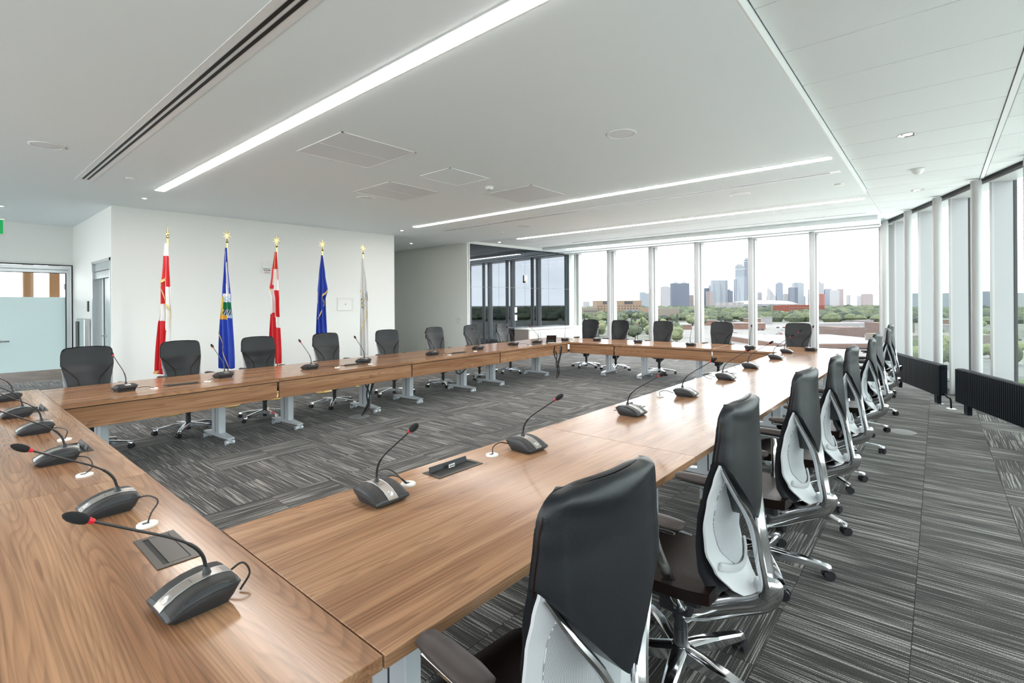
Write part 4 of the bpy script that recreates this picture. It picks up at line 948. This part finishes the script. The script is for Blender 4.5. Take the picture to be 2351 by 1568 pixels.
# ================================================================== FLAGS
CR = mat('red_flag_cloth', (.62, .012, .02), .65, sheen=.2); CW = mat('white_flag_cloth', (.80, .79, .78), .65, sheen=.2); CB = mat('blue_flag_cloth', (.010, .045, .40), .6, sheen=.2)
CY = mat('emblem_gold', (.60, .42, .05), .6, noise=(160, .7)); CGN = mat('emblem_green', (.01, .17, .07), .6); CK = mat('emblem_dark', (.02, .03, .04), .6); CSK = mat('emblem_sky', (.45, .55, .66), .6); COR = mat('emblem_orange', (.75, .35, .03), .6)
CLB = mat('emblem_blue', (.02, .14, .42), .6)
FM = [CR, CW, CB, CY, CGN, CK, CSK, COR, CLB]
def flag(x, y, lb, wtab, colour, fringes, topz=2.52, botz=.62, finial='leaf', face=None):
    t = thing('flag', lb, 'flag', (x, y, 0), R(40.6) if face is None else face)
    M().lathe([(.17, 0), (.17, .012), (.15, .022), (.05, .03), (.03, .06), (.022, .10), (.013, .13)], 28).obj('pole_base', GOLD, t, True)
    M().lathe([(.0125, .1), (.0125, 2.60)], 12).obj('pole', GOLD, t, True)
    if finial == 'spear':
        M().lathe([(.012, 2.60), (.020, 2.615), (.012, 2.64), (.022, 2.66), (.012, 2.70), (.006, 2.76), (.001, 2.82)], 12).obj('finial', GOLD, t, True)
    else:
        m = M(); pts = []
        for k in range(14):
            a = PI/2 + k*2*PI/14; r = (.078 if k % 2 == 0 else .022) * (1.15 if k in (0,) else .95); 
            if k == 7: r = .03
            pts.append((r*math.cos(a), r*math.sin(a)))
        m.rings([[(px_, -.006, 2.72+pz) for px_, pz in pts], [(px_, .006, 2.72+pz) for px_, pz in pts]]); m.lathe([(.012, 2.60), (.022, 2.615), (.012, 2.635), (.008, 2.67)], 12); m.obj('finial', GOLD, t)
    nu, nv = 44, 84; vs = []; fs = []; mi = []
    def P(u, v):
        z = topz - v*(topz-botz); xl, xr = lerp([(a, b) for a, b, c in wtab], v), lerp([(a, c) for a, b, c in wtab], v)
        pl = (.006 + .030*min(1, v*2)) * math.sin(u*PI*5.2 + 1.2*math.sin(v*5))*(1-.3*u)
        return Vector((xl + (xr-xl)*u, -.035 - .02*min(1, v*3) + pl, z - .02*abs(math.sin(u*PI*3))*v))
    for side in (0, .004):
        for j in range(nv+1):
            for i in range(nu+1): p = P(i/nu, j/nv); vs.append((p.x, p.y+side, p.z))
    K = (nu+1)*(nv+1)
    for j in range(nv):
        for i in range(nu):
            g = lambda a, b: b*(nu+1)+a
            c = colour((i+.5)/nu, (j+.5)/nv)
            fs.append((g(i,j), g(i+1,j), g(i+1,j+1), g(i,j+1))); fs.append((K+g(i,j), K+g(i,j+1), K+g(i+1,j+1), K+g(i+1,j))); mi += [c, c]
    for i in range(nu):
        a, b = i, nv*(nu+1)+i; fs.append((a, K+a, K+a+1, a+1)); fs.append((b, b+1, K+b+1, K+b)); mi += [colour(.5, .01), colour(.5, .99)]
    for j in range(nv):
        a = j*(nu+1); b = a+nu; fs.append((a, a+nu+1, K+a+nu+1, K+a)); fs.append((b, K+b, K+b+nu+1, b+nu+1)); mi += [colour(.01, j/nv), colour(.99, j/nv)]
    m = M(); m.v = vs; m.f = fs; m.mi = mi; m.obj('cloth', FM, t, True, angle=80)
    for pth in fringes:
        pp = smoothpath([P(u, v) + Vector((0, -.022, 0)) for u, v in pth], 8)
        m = M(); wd = .022; vs2 = []
        for p in pp: vs2 += [(p.x-.0, p.y-.002, p.z+wd*.2), (p.x+.004, p.y-.004, p.z-wd*1.5), (p.x+.004, p.y+.001, p.z-wd*1.5), (p.x, p.y+.002, p.z+wd*.2)]
        m.rings([vs2[q*4:q*4+4] for q in range(len(pp))]); m.obj('gold_fringe', FRINGE, t, True)
    return t
# tables: (v, left x, right x) of the hanging cloth
def col1(u, v):
    if v < .10: return 1
    if u > .42 and u < .62 and v < .42: return 1
    if v < .33: return 0
    if v < .46: return 0 if u < .62 else 1
    if v < .60: return 1
    if v < .62 + .06*u: return 1 if u > .5 else 0
    return 0 if u < .72 else 1
flag(-8.62, 2.26, 'red and white flag with gold fringe, leftmost flag', [(0, -.022, .03), (.12, -.045, .05), (.36, -.085, .085), (.55, -.095, .10), (.62, -.115, .085), (1, -.145, .03)], col1,
     [[(0, .30), (.25, .285), (.5, .27), (.6, .26)], [(0, .32), (.3, .36), (.62, .42), (.66, .50)], [(.65, .46), (.85, .50), (.98, .56), (.92, .64)], [(0, .985), (.2, .97), (.5, .93)]], finial='spear')
def col2(u, v):
    if .05 < v < .33 and .62 < u < .74: return 1 if v > .12 else 2
    if .38 < v < .60:
        # shield
        a = (v-.38)/.22
        if u < .30 and a > .12: return 3 if a < .85 else 7
        if u >= .26 and a < 1 - (u-.5)*.3 and u < .95:
            if a < .10: return 1
            if a < .32: return 6 if (u*9+a*20) % 2 < 1.2 else 1
            if a < .62: return 4
            if a < .82: return 5 if int(u*22+a*9) % 2 else 6
            return 7 if u < .5 else 6
    if .30 < v < .38 and .52 < u < .72: return 1
    return 2
flag(-8.60, 3.06, 'blue flag with coloured shield, second flag from the left', [(0, -.015, .02), (.15, -.035, .04), (.4, -.07, .095), (.6, -.095, .12), (1, -.10, .135)], col2,
     [[(.62, .03), (.66, .15), (.70, .30)], [(.0, .70), (.2, .78), (.35, .86), (.62, .985)]])
def col3(u, v):
    if v < .16: return 0
    if u < .40:
        if v < .30: return 0 if u < .3 else 1
        if v < .33: return 0
        if v < .56 - .04*u: return 1
        return 0
    if v < .25: return 1 if u < .82 else 0
    if v < .34: return 1
    if v < .58: return 0 if u > .48 else 1
    if v < .68: return 1 if u > .55 else 0
    return 0
flag(-8.64, 3.86, 'red and white flag, third from the left beside the alarm strobe', [(0, -.02, .02), (.2, -.075, .05), (.36, -.12, .07), (.42, -.09, .075), (1, -.11, .095)], col3, [[(.5, .0), (.42, .14), (.42, .28)], [(0, .30), (.15, .325), (.28, .335)]])
def col4(u, v): return 3 if (u < .10 and .36 < v < .47) else 2
flag(-8.62, 4.69, 'plain blue flag with gold fringe, second flag from the right', [(0, -.015, .02), (.2, -.06, .07), (.34, -.085, .12), (.42, -.09, .08), (.6, -.10, .09), (1, -.105, .10)], col4, [[(1, .335), (.8, .355), (.62, .385), (.72, .43), (.8, .45), (.5, .53), (.2, .60)]])
def col5(u, v): return 8 if (u > .90 and .34 < v < .44) or (.1 < u < .30 and .42 < v < .49) or (.1 < u < .45 and .495 < v < .51) else 1
flag(-8.60, 5.53, 'white flag with gold fringe, rightmost flag', [(0, -.02, .015), (.3, -.05, .09), (.45, -.05, .11), (1, -.05, .10)], col5, [[(0, .33), (.4, .35), (.8, .375), (.5, .41), (.2, .45), (.5, .5), (.85, .55), (.6, .64), (.35, .72), (.1, .80)]])

# ================================================================== OUTSIDE
GZ = -30.0
def gnd(px, py): return on_level(px, py, GZ)
def pane(px):
    for b, n in ((1402, 'first far pane from the left'), (1497, 'second far pane from the left'), (1603, 'third far pane from the left'), (1725, 'fourth far pane from the left'), (1867, 'fifth far pane from the left'), (2030, 'right-hand far pane'), (2113, 'slanting pane nearest the corner'), (2187, 'second slanting pane'), (2284, 'third slanting pane')):
        if px < b: return n
    return 'rightmost slanting pane'
def outmat(name, col, noise=None):
    col = tuple(c*.27 for c in col); return mat(name, col, .9, spec=.1, noise=noise)
GROUND = outmat('distant_ground', (.33, .34, .29), (.02, .45)); LOT = outmat('pale_parking_lot', (.50, .49, .47), (.05, .12)); ROAD = outmat('pale_road', (.42, .42, .42)); LAWN = outmat('lawn', (.20, .30, .10), (.1, .2))
m = M(); m.box((-6500, -6500, GZ-1), (6500, 6500, GZ)); o = struct(m, 'ground', GROUND)
def floorpoly(pxs, name, mt, z):
    pl = [on_level(x, y, GZ) for x, y in pxs]; return struct(M().rings([[(p.x, p.y, GZ-.5) for p in pl], [(p.x, p.y, GZ+z) for p in pl]]), name, mt)
floorpoly([(1560, 742), (2040, 742), (2110, 772), (2351, 800), (2351, 860), (1560, 900)], 'parking_ground', LOT, .10)
struct(M().box((-600, -600, GZ-.5), (600, 165, GZ+.05)), 'daylight_bounce_apron', mat('pale_bounce_ground', (.78, .78, .76), .9))  # unseen pale ground, added to bounce daylight up onto the ceiling
floorpoly([(1300, 716), (1700, 716), (1700, 722), (1300, 722)], 'road_far', ROAD, .15)
floorpoly([(2070, 838), (2420, 838), (2460, 866), (2070, 866)], 'road', ROAD, .2)
floorpoly([(2060, 874), (2480, 874), (2700, 960), (2060, 960)], 'lawn', LAWN, .2)
def hazed_tower_mat(name, col, dark, sx=.25, sz=.28):
    col = tuple(c*.41 for c in col); dark = tuple(c*.41 for c in dark)  # scaled paler than the other buildings: distance haze put into the base colours
    m = bpy.data.materials.new(name); m.use_nodes = True; n = m.node_tree.nodes; l = m.node_tree.links; p = n['Principled BSDF']
    tc = n.new('ShaderNodeTexCoord'); sp = n.new('ShaderNodeSeparateXYZ'); l.new(tc.outputs['Object'], sp.inputs[0]); o = []
    for ax, f in ((2, sz), (0, sx)):
        a = n.new('ShaderNodeMath'); a.operation = 'MULTIPLY'; a.inputs[1].default_value = f; b = n.new('ShaderNodeMath'); b.operation = 'FRACT'; c = n.new('ShaderNodeMath'); c.operation = 'GREATER_THAN'; c.inputs[1].default_value = .45
        l.new(sp.outputs[ax], a.inputs[0]); l.new(a.outputs[0], b.inputs[0]); l.new(b.outputs[0], c.inputs[0]); o.append(c)
    mu = n.new('ShaderNodeMath'); mu.operation = 'MULTIPLY'; l.new(o[0].outputs[0], mu.inputs[0]); l.new(o[1].outputs[0], mu.inputs[1])
    mx = n.new('ShaderNodeMix'); mx.data_type = 'RGBA'; mx.inputs[6].default_value = (*col, 1); mx.inputs[7].default_value = (*dark, 1); l.new(mu.outputs[0], mx.inputs[0]); l.new(mx.outputs[2], p.inputs['Base Color'])
    p.inputs['Roughness'].default_value = .8; p.inputs['Specular IOR Level'].default_value = .1; return m
TB = hazed_tower_mat('blue_grey_glass_tower', (.36, .40, .48), (.27, .31, .39)); TD = hazed_tower_mat('dark_blue_grey_tower', (.24, .27, .34), (.19, .22, .29)); TW = hazed_tower_mat('hazed_concrete_tower', (.60, .60, .62), (.42, .43, .47)); TP_ = hazed_tower_mat('pinkish_tower', (.48, .40, .40), (.36, .32, .34))
TL = hazed_tower_mat('hazed_blue_glass_tower', (.46, .51, .57), (.38, .43, .50)); TR = hazed_tower_mat('red_brick_block', (.48, .20, .17), (.30, .17, .17)); TT = outmat('tan_building', (.62, .46, .34)); TG_ = outmat('pale_grey_roof', (.68, .67, .68)); TS = outmat('salmon_wall', (.48, .30, .24)); WDK = outmat('dark_window', (.17, .17, .20)); BRN = outmat('brown_wall', (.40, .30, .27)); BEI = outmat('beige_wall', (.50, .44, .38)); OG = outmat('red_office', (.48, .15, .11))
def block(px0, px1, ytop, dist, mt, lb, name='tower', cat='building', roof=None, depth=None, ybase=None, top=None):
    a = at_dist(px0, ytop, dist); b = at_dist(px1, ytop, dist); W = (Vector((b.x-a.x, b.y-a.y))).length; zt = (a.z+b.z)/2
    zb = GZ if ybase is None else at_dist((px0+px1)/2, ybase, dist).z
    t = thing(name, lb, cat, ((a.x+b.x)/2, (a.y+b.y)/2, zb), YAW)
    hgt = zt-zb; D = depth or W*.35
    if roof == 'slope': M().rings([[(-W/2, 0, 0), (W/2, 0, 0), (W/2, 0, hgt*.6), (-W/2+W*.25, 0, hgt)], [(-W/2, D, 0), (W/2, D, 0), (W/2, D, hgt*.6), (-W/2+W*.25, D, hgt)]]).obj('shaft', mt, t)
    elif roof == 'round': M().rings([[(-W/2, 0, 0), (W/2, 0, 0), (W/2, 0, hgt*.93), (W*.28, 0, hgt*.985), (0, 0, hgt), (-W*.28, 0, hgt*.985), (-W/2, 0, hgt*.93)], [(-W/2, D, 0), (W/2, D, 0), (W/2, D, hgt*.93), (W*.28, D, hgt*.985), (0, D, hgt), (-W*.28, D, hgt*.985), (-W/2, D, hgt*.93)]]).obj('shaft', mt, t)
    else: M().box((-W/2, 0, 0), (W/2, D, hgt)).obj('shaft', mt, t)
    if roof == 'crown': M().box((-W*.35, D*.1, hgt), (W*.35, D*.9, hgt*1.035)).obj('roof_crown', top or TW, t)
    if roof == 'step': M().box((-W*.5, D*.1, hgt), (W*.05, D*.9, hgt*1.06)).obj('roof_step', mt, t)
    if roof == 'twin':
        for s in (-.25, .25):
            M().rings([[(W*s-W*.13, D*.2, hgt), (W*s+W*.13, D*.2, hgt), (W*s+W*.13, D*.8, hgt), (W*s-W*.13, D*.8, hgt)], [(W*s-W*.10, D*.3, hgt*1.06), (W*s+W*.10, D*.3, hgt*1.06), (W*s+W*.1, D*.7, hgt*1.06), (W*s-W*.1, D*.7, hgt*1.06)], [(W*s-W*.04, D*.4, hgt*1.12), (W*s+W*.04, D*.4, hgt*1.12), (W*s+W*.04, D*.6, hgt*1.12), (W*s-W*.04, D*.6, hgt*1.12)]]).obj('roof_turret', TW, t)
    return t, W, hgt, D
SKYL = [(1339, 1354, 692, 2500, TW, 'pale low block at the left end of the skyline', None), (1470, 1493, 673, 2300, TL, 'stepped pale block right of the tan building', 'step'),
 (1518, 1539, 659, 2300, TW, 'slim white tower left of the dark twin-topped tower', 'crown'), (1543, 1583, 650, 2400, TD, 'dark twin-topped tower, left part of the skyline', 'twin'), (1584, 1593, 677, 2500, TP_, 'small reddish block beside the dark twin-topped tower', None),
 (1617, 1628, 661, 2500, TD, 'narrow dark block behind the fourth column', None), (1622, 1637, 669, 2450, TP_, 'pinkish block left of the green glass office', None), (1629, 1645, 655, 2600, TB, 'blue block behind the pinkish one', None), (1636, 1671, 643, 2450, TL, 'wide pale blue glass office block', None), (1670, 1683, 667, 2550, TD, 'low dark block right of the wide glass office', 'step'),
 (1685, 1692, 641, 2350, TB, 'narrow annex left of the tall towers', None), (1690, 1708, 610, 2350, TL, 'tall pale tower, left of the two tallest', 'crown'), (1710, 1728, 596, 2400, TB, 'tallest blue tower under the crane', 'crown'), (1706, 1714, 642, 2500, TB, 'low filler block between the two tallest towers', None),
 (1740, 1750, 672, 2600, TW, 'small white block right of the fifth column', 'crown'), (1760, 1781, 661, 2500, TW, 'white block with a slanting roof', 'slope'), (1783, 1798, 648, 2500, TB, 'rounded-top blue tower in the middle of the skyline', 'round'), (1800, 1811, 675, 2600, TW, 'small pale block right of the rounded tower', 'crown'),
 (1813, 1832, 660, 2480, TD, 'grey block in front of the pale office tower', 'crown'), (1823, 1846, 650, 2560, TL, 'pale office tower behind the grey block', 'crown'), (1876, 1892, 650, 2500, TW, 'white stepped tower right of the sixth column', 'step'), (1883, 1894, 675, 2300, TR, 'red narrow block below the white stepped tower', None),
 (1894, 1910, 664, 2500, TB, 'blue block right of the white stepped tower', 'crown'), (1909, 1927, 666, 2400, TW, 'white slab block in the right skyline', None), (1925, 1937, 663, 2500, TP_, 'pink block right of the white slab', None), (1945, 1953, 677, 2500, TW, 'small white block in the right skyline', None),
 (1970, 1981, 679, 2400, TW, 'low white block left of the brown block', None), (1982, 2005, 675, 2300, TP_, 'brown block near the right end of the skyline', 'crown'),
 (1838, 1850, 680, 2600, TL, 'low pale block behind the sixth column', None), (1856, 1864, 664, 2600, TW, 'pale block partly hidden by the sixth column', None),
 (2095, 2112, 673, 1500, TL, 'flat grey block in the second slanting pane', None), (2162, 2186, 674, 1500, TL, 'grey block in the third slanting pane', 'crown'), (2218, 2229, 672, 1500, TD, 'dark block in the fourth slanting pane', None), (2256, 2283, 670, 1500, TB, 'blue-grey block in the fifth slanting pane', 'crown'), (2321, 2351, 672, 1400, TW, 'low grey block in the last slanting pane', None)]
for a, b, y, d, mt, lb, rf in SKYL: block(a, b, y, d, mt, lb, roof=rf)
# crane over the tallest tower
p = at_dist(1722, 596, 2380); t = thing('tower_crane', 'thin crane jib above the tallest tower', 'crane', (p.x, p.y, p.z), YAW)
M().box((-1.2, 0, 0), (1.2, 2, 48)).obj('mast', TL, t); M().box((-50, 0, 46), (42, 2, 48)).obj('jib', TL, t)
# tan building with rows of windows
t, W, hh, D = block(1370, 1473, 690, 1180, TT, 'long tan office building left of the skyline', 'office_building', depth=60)
M().box((-W*.36, -.8, hh-8), (-W*.24, 0, hh-2)).obj('roof_louvre', WDK, t); M().box((W*.12, -.8, hh-8), (W*.30, 0, hh-2)).obj('roof_louvre', WDK, t)
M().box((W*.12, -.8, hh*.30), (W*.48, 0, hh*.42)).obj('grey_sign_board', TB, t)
wi = None
for r in range(4):
    for c in range(15):
        x = -W*.46 + c*W*.92/14; z = hh*.16 + r*hh*.155
        if wi is None: wi = M().box((-1.1, -.5, 0), (1.1, .2, 2.2)).obj('window', WDK, t, loc=(x, 0, z))
        else: q = clone(wi); q.location = (x, 0, z)
t2, W, hh, D = block(1334, 1372, 707, 1150, BEI, 'low cream annex in front of the tan building', 'office_building', depth=40)
for c in range(8):
    q = clone(wi); q.parent = t2; q.location = (-W*.42+c*W*.12, 0, hh*.25)
    q = clone(wi); q.parent = t2; q.location = (-W*.42+c*W*.12, 0, hh*.6)
block(1473, 1512, 707, 1120, TT, 'low tan wing right of the tan building', 'office_building', depth=30)
block(1512, 1560, 708, 900, BEI, 'low cream block below the slim white tower', 'office_building', depth=30)
# arena
p = at_dist(1750, 690, 1900); t = thing('arena', 'wide low white arena with a curved roof', 'arena', (p.x, p.y, GZ), YAW)
M().lathe([(95, 0), (105, 12), (128, 22), (130, 27), (95, 38), (40, 42), (5, 43)], 40, T=Matrix.Diagonal((1, .7, .95, 1))).obj('bowl', TG_, t, True)
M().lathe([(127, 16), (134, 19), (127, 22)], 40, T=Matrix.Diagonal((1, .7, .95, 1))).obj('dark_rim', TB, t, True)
block(1658, 1708, 694, 1600, TG_, 'low white hall left of the arena', 'hall', depth=60)
# red office
t, W, hh, D = block(1808, 1893, 701, 1060, OG, 'red office building with window rows, right of centre', 'office_building', depth=60, roof='crown', top=OG)
for r in range(4):
    for c in range(12):
        M_ = None
        if c == 0 and r == 0: w2 = M().box((-1.7, -.5, 0), (1.7, .2, 1.6)).obj('window', BEI, t, loc=(-W*.45, 0, hh*.2))
        else: q = clone(w2); q.location = (-W*.45+c*W*.062, 0, hh*(.2+r*.19))
# flat-roofed store in the foreground
t, W, hh, D = block(1800, 2112, 790, 330, TS, 'large flat-roofed salmon store building filling the lower far windows', 'store_building', depth=95)
M().box((-W/2, 0, hh), (W/2, D, hh+.5)).obj('white_roof', TG_, t)
M().box((-W*.42, -.6, hh*.30), (W*.30, 0, hh*.72)).obj('recessed_wall_band', BRN, t); M().box((-W*.46, -1, 0), (W*.30, 0, hh*.18)).obj('dark_ground_floor', WDK, t)
for a, b, y, d, mt, lb in ((1930, 1985, 752, 420, BRN, 'brown rooftop plant room on the store'), (2040, 2100, 742, 440, BRN, 'second brown rooftop plant room on the store'), (1680, 1800, 775, 470, BEI, 'beige store wing behind the sixth column'), (1560, 1680, 790, 420, BEI, 'low beige shop right of the fourth column'), (1880, 2000, 742, 620, TG_, 'white-roofed shop beyond the store'), (2060, 2300, 770, 330, BEI, 'beige store wall seen through the slanting panes')):
    block(a, b, y, d, mt, lb, 'shop_building', depth=30, ybase=y+30 if 'plant' in lb else None)
for q in range(26):
    d = random.uniform(520, 1500); px = random.uniform(1330, 2340); pt = gnd(px, 694 + 31.6*F/d)
    hgt = random.uniform(4, 10); Wb = random.uniform(14, 40)
    if 1800 < px < 2110 and d < 600: continue
    t = thing('low_building', 'small low roof among the trees, seen through the ' + pane(px), 'building', (pt.x, pt.y, GZ), YAW + random.uniform(-.4, .4), 'small roofs seen through the ' + pane(px))
    M().box((-Wb/2, 0, 0), (Wb/2, Wb*.5, hgt)).obj('walls', random.choice([BEI, TS, BRN, TG_]), t); M().box((-Wb/2-.5, -.5, hgt), (Wb/2+.5, Wb*.5+.5, hgt+.8)).obj('roof', random.choice([TG_, TG_, TP_]), t)
# trees
LEAF = [outmat('hazed_tree_green_%d' % k, c, (.4, .35)) for k, c in enumerate([(.20, .24, .16), (.26, .31, .18), (.38, .43, .24), (.13, .17, .13), (.50, .55, .30)])]  # greens greyed, so some distance haze sits in the leaf colour
TRUNK = outmat('bark', (.12, .09, .07))
def blob(seed, kind):
    bm = bmesh.new(); rnd = random.Random(seed)
    if kind == 'fir':
        for k in range(4):
            bmesh.ops.create_cone(bm, cap_ends=True, segments=8, radius1=.32-.06*k, radius2=.03, depth=.42, matrix=Matrix.Translation((0, 0, .30+.20*k)))
    else:
        for k in range(6):
            bmesh.ops.create_icosphere(bm, subdivisions=2, radius=rnd.uniform(.24, .38), matrix=Matrix.Translation((rnd.uniform(-.28, .28), rnd.uniform(-.28, .28), rnd.uniform(.45, .8))))
        for v in bm.verts: v.co += Vector((rnd.uniform(-1, 1), rnd.uniform(-1, 1), rnd.uniform(-1, 1)))*.035
    me = bpy.data.meshes.new('crown'); bm.to_mesh(me); bm.free(); return me
crowns = {}
for kind, ms, n_ in (('round', (0, 1, 2, 4), 3), ('fir', (3,), 1)):
    for mi_ in ms:
        for s in range(n_):
            me = blob(s*7+mi_, kind); me.materials.append(LEAF[mi_]); crowns.setdefault((kind, mi_), []).append(me)
trunk_me = M().lathe([(.03, 0), (.02, .5)], 6).mesh('trunk', TRUNK)
zone = [(1330, 1730, 722, 792, 130, (0, 1, 2, 3, 3), 1), (1330, 1700, 706, 722, 40, (0, 1, 3), 1), (1720, 2010, 706, 722, 34, (0, 1), 1), (2060, 2351, 705, 735, 36, (0, 1), 1), (2060, 2351, 745, 850, 18, (1, 2, 4), .8)]
tc_ = 0
for x0, x1, y0, y1, n_, ks, sc in zone:
    for q in range(n_):
        px = random.uniform(x0, x1); py = random.uniform(y0, y1); p = gnd(px, py); kk = random.choice(ks)
        if py > 755 and px > 1560 and px < 2000: continue
        kind = 'fir' if kk == 3 else 'round'; hgt = random.uniform(9, 15)*sc
        far = 'nearer' if py > (y0+y1)/2 else 'farther'
        lb = {'fir': 'dark pointed conifer', 'round': ['dark green leafy tree', 'mid green leafy tree', 'yellow-green spring tree', '', 'bright yellow-green tree'][kk]}[kind] + ' outside, %s one, seen through the %s' % (far, pane(px))
        t = thing('conifer' if kind == 'fir' else 'leafy_tree', lb, 'tree', (p.x, p.y, GZ), random.uniform(0, 6), lb); t.scale = (hgt*(.95 if kind != 'fir' else .7),)*2 + (hgt,)
        c = bpy.data.objects.new('crown', random.choice(crowns[(kind, kk)])); COL.objects.link(c); c.parent = t
        c = bpy.data.objects.new('trunk', trunk_me); COL.objects.link(c); c.parent = t; tc_ += 1
# distant tree cover all round, joined: nobody could count it
def wood_mass(ranges, name, lb):
    m = M(); rnd = random.Random(3)
    for (a0, a1, d0, d1, n_) in ranges:
        for q in range(n_):
            a = rnd.uniform(a0, a1); d = d0 + (d1-d0)*rnd.random()**.8; r = rnd.uniform(5, 9)*(1+d/1500); hgt = rnd.uniform(7, 12)*(1+d/3000)
            cx, cy = -math.sin(a)*d, math.cos(a)*d; n6 = 6; ph = rnd.random()*6
            rr = []
            for f, z in ((.7, 0), (1, .45), (.75, .8), (.2, 1)): rr.append([(cx+r*f*math.cos(ph+k*2*PI/n6), cy+r*f*math.sin(ph+k*2*PI/n6), GZ+hgt*z*rnd.uniform(.9, 1.1)) for k in range(n6)])
            m.rings(rr, rnd.randrange(3))
    return m.obj(name, [LEAF[0], LEAF[1], LEAF[3]], None, True, kind='stuff', label=lb, cat='trees')
wood_mass([(R(-62), R(40), 900, 2300, 3600), (R(-180), R(-62), 220, 1800, 2600)], 'distant_trees', 'continuous tree cover of the plain up to the skyline')
# parked cars
CARM = [outmat('car_paint_%d' % k, c) for k, c in enumerate([(.75, .75, .76), (.35, .36, .38), (.08, .08, .09), (.42, .06, .05), (.15, .2, .32)])]
def car_mesh(mt):
    return M().rings([[(-2.2, -.9, .3), (2.2, -.9, .3), (2.2, -.9, .85), (1.2, -.85, .95), (.6, -.75, 1.45), (-1.3, -.75, 1.45), (-2.0, -.85, .95), (-2.2, -.9, .85)], [(-2.2, .9, .3), (2.2, .9, .3), (2.2, .9, .85), (1.2, .85, .95), (.6, .75, 1.45), (-1.3, .75, 1.45), (-2.0, .85, .95), (-2.2, .9, .85)]]).mesh('car_body', [mt])
cms = [car_mesh(c) for c in CARM]
wh = M(); [wh.tube([(x, s*.75, .32), (x, s*.92, .32)], .32, 8) for x in (-1.4, 1.4) for s in (-1, 1)]; whm = wh.mesh('wheels', BLACK)
CARL = ['small white car parked on the lots outside', 'small grey car parked on the lots outside', 'small black car parked on the lots outside', 'small red car parked on the lots outside', 'small blue car parked on the lots outside']
for q in range(170):
    x0, x1, y0, y1 = random.choice([(1640, 1860, 748, 775), (1880, 2010, 738, 752), (2070, 2351, 755, 800), (1650, 1780, 726, 742)])
    py = y0 + round(random.random()*5)/5*(y1-y0); px = random.uniform(x0, x1); p = gnd(px, py)
    k = random.choice([0, 0, 0, 1, 1, 2, 3, 4]); clb = CARL[k].replace(' on the lots outside', ' outside') + ', seen through the ' + pane(px)
    t = thing('car', clb, 'car', (p.x, p.y, GZ+.12), YAW + PI/2 + random.uniform(-.1, .1), clb); t.scale = (1.1,)*3
    c = bpy.data.objects.new('car_body', cms[k]); COL.objects.link(c); c.parent = t
    c = bpy.data.objects.new('wheels', whm); COL.objects.link(c); c.parent = t
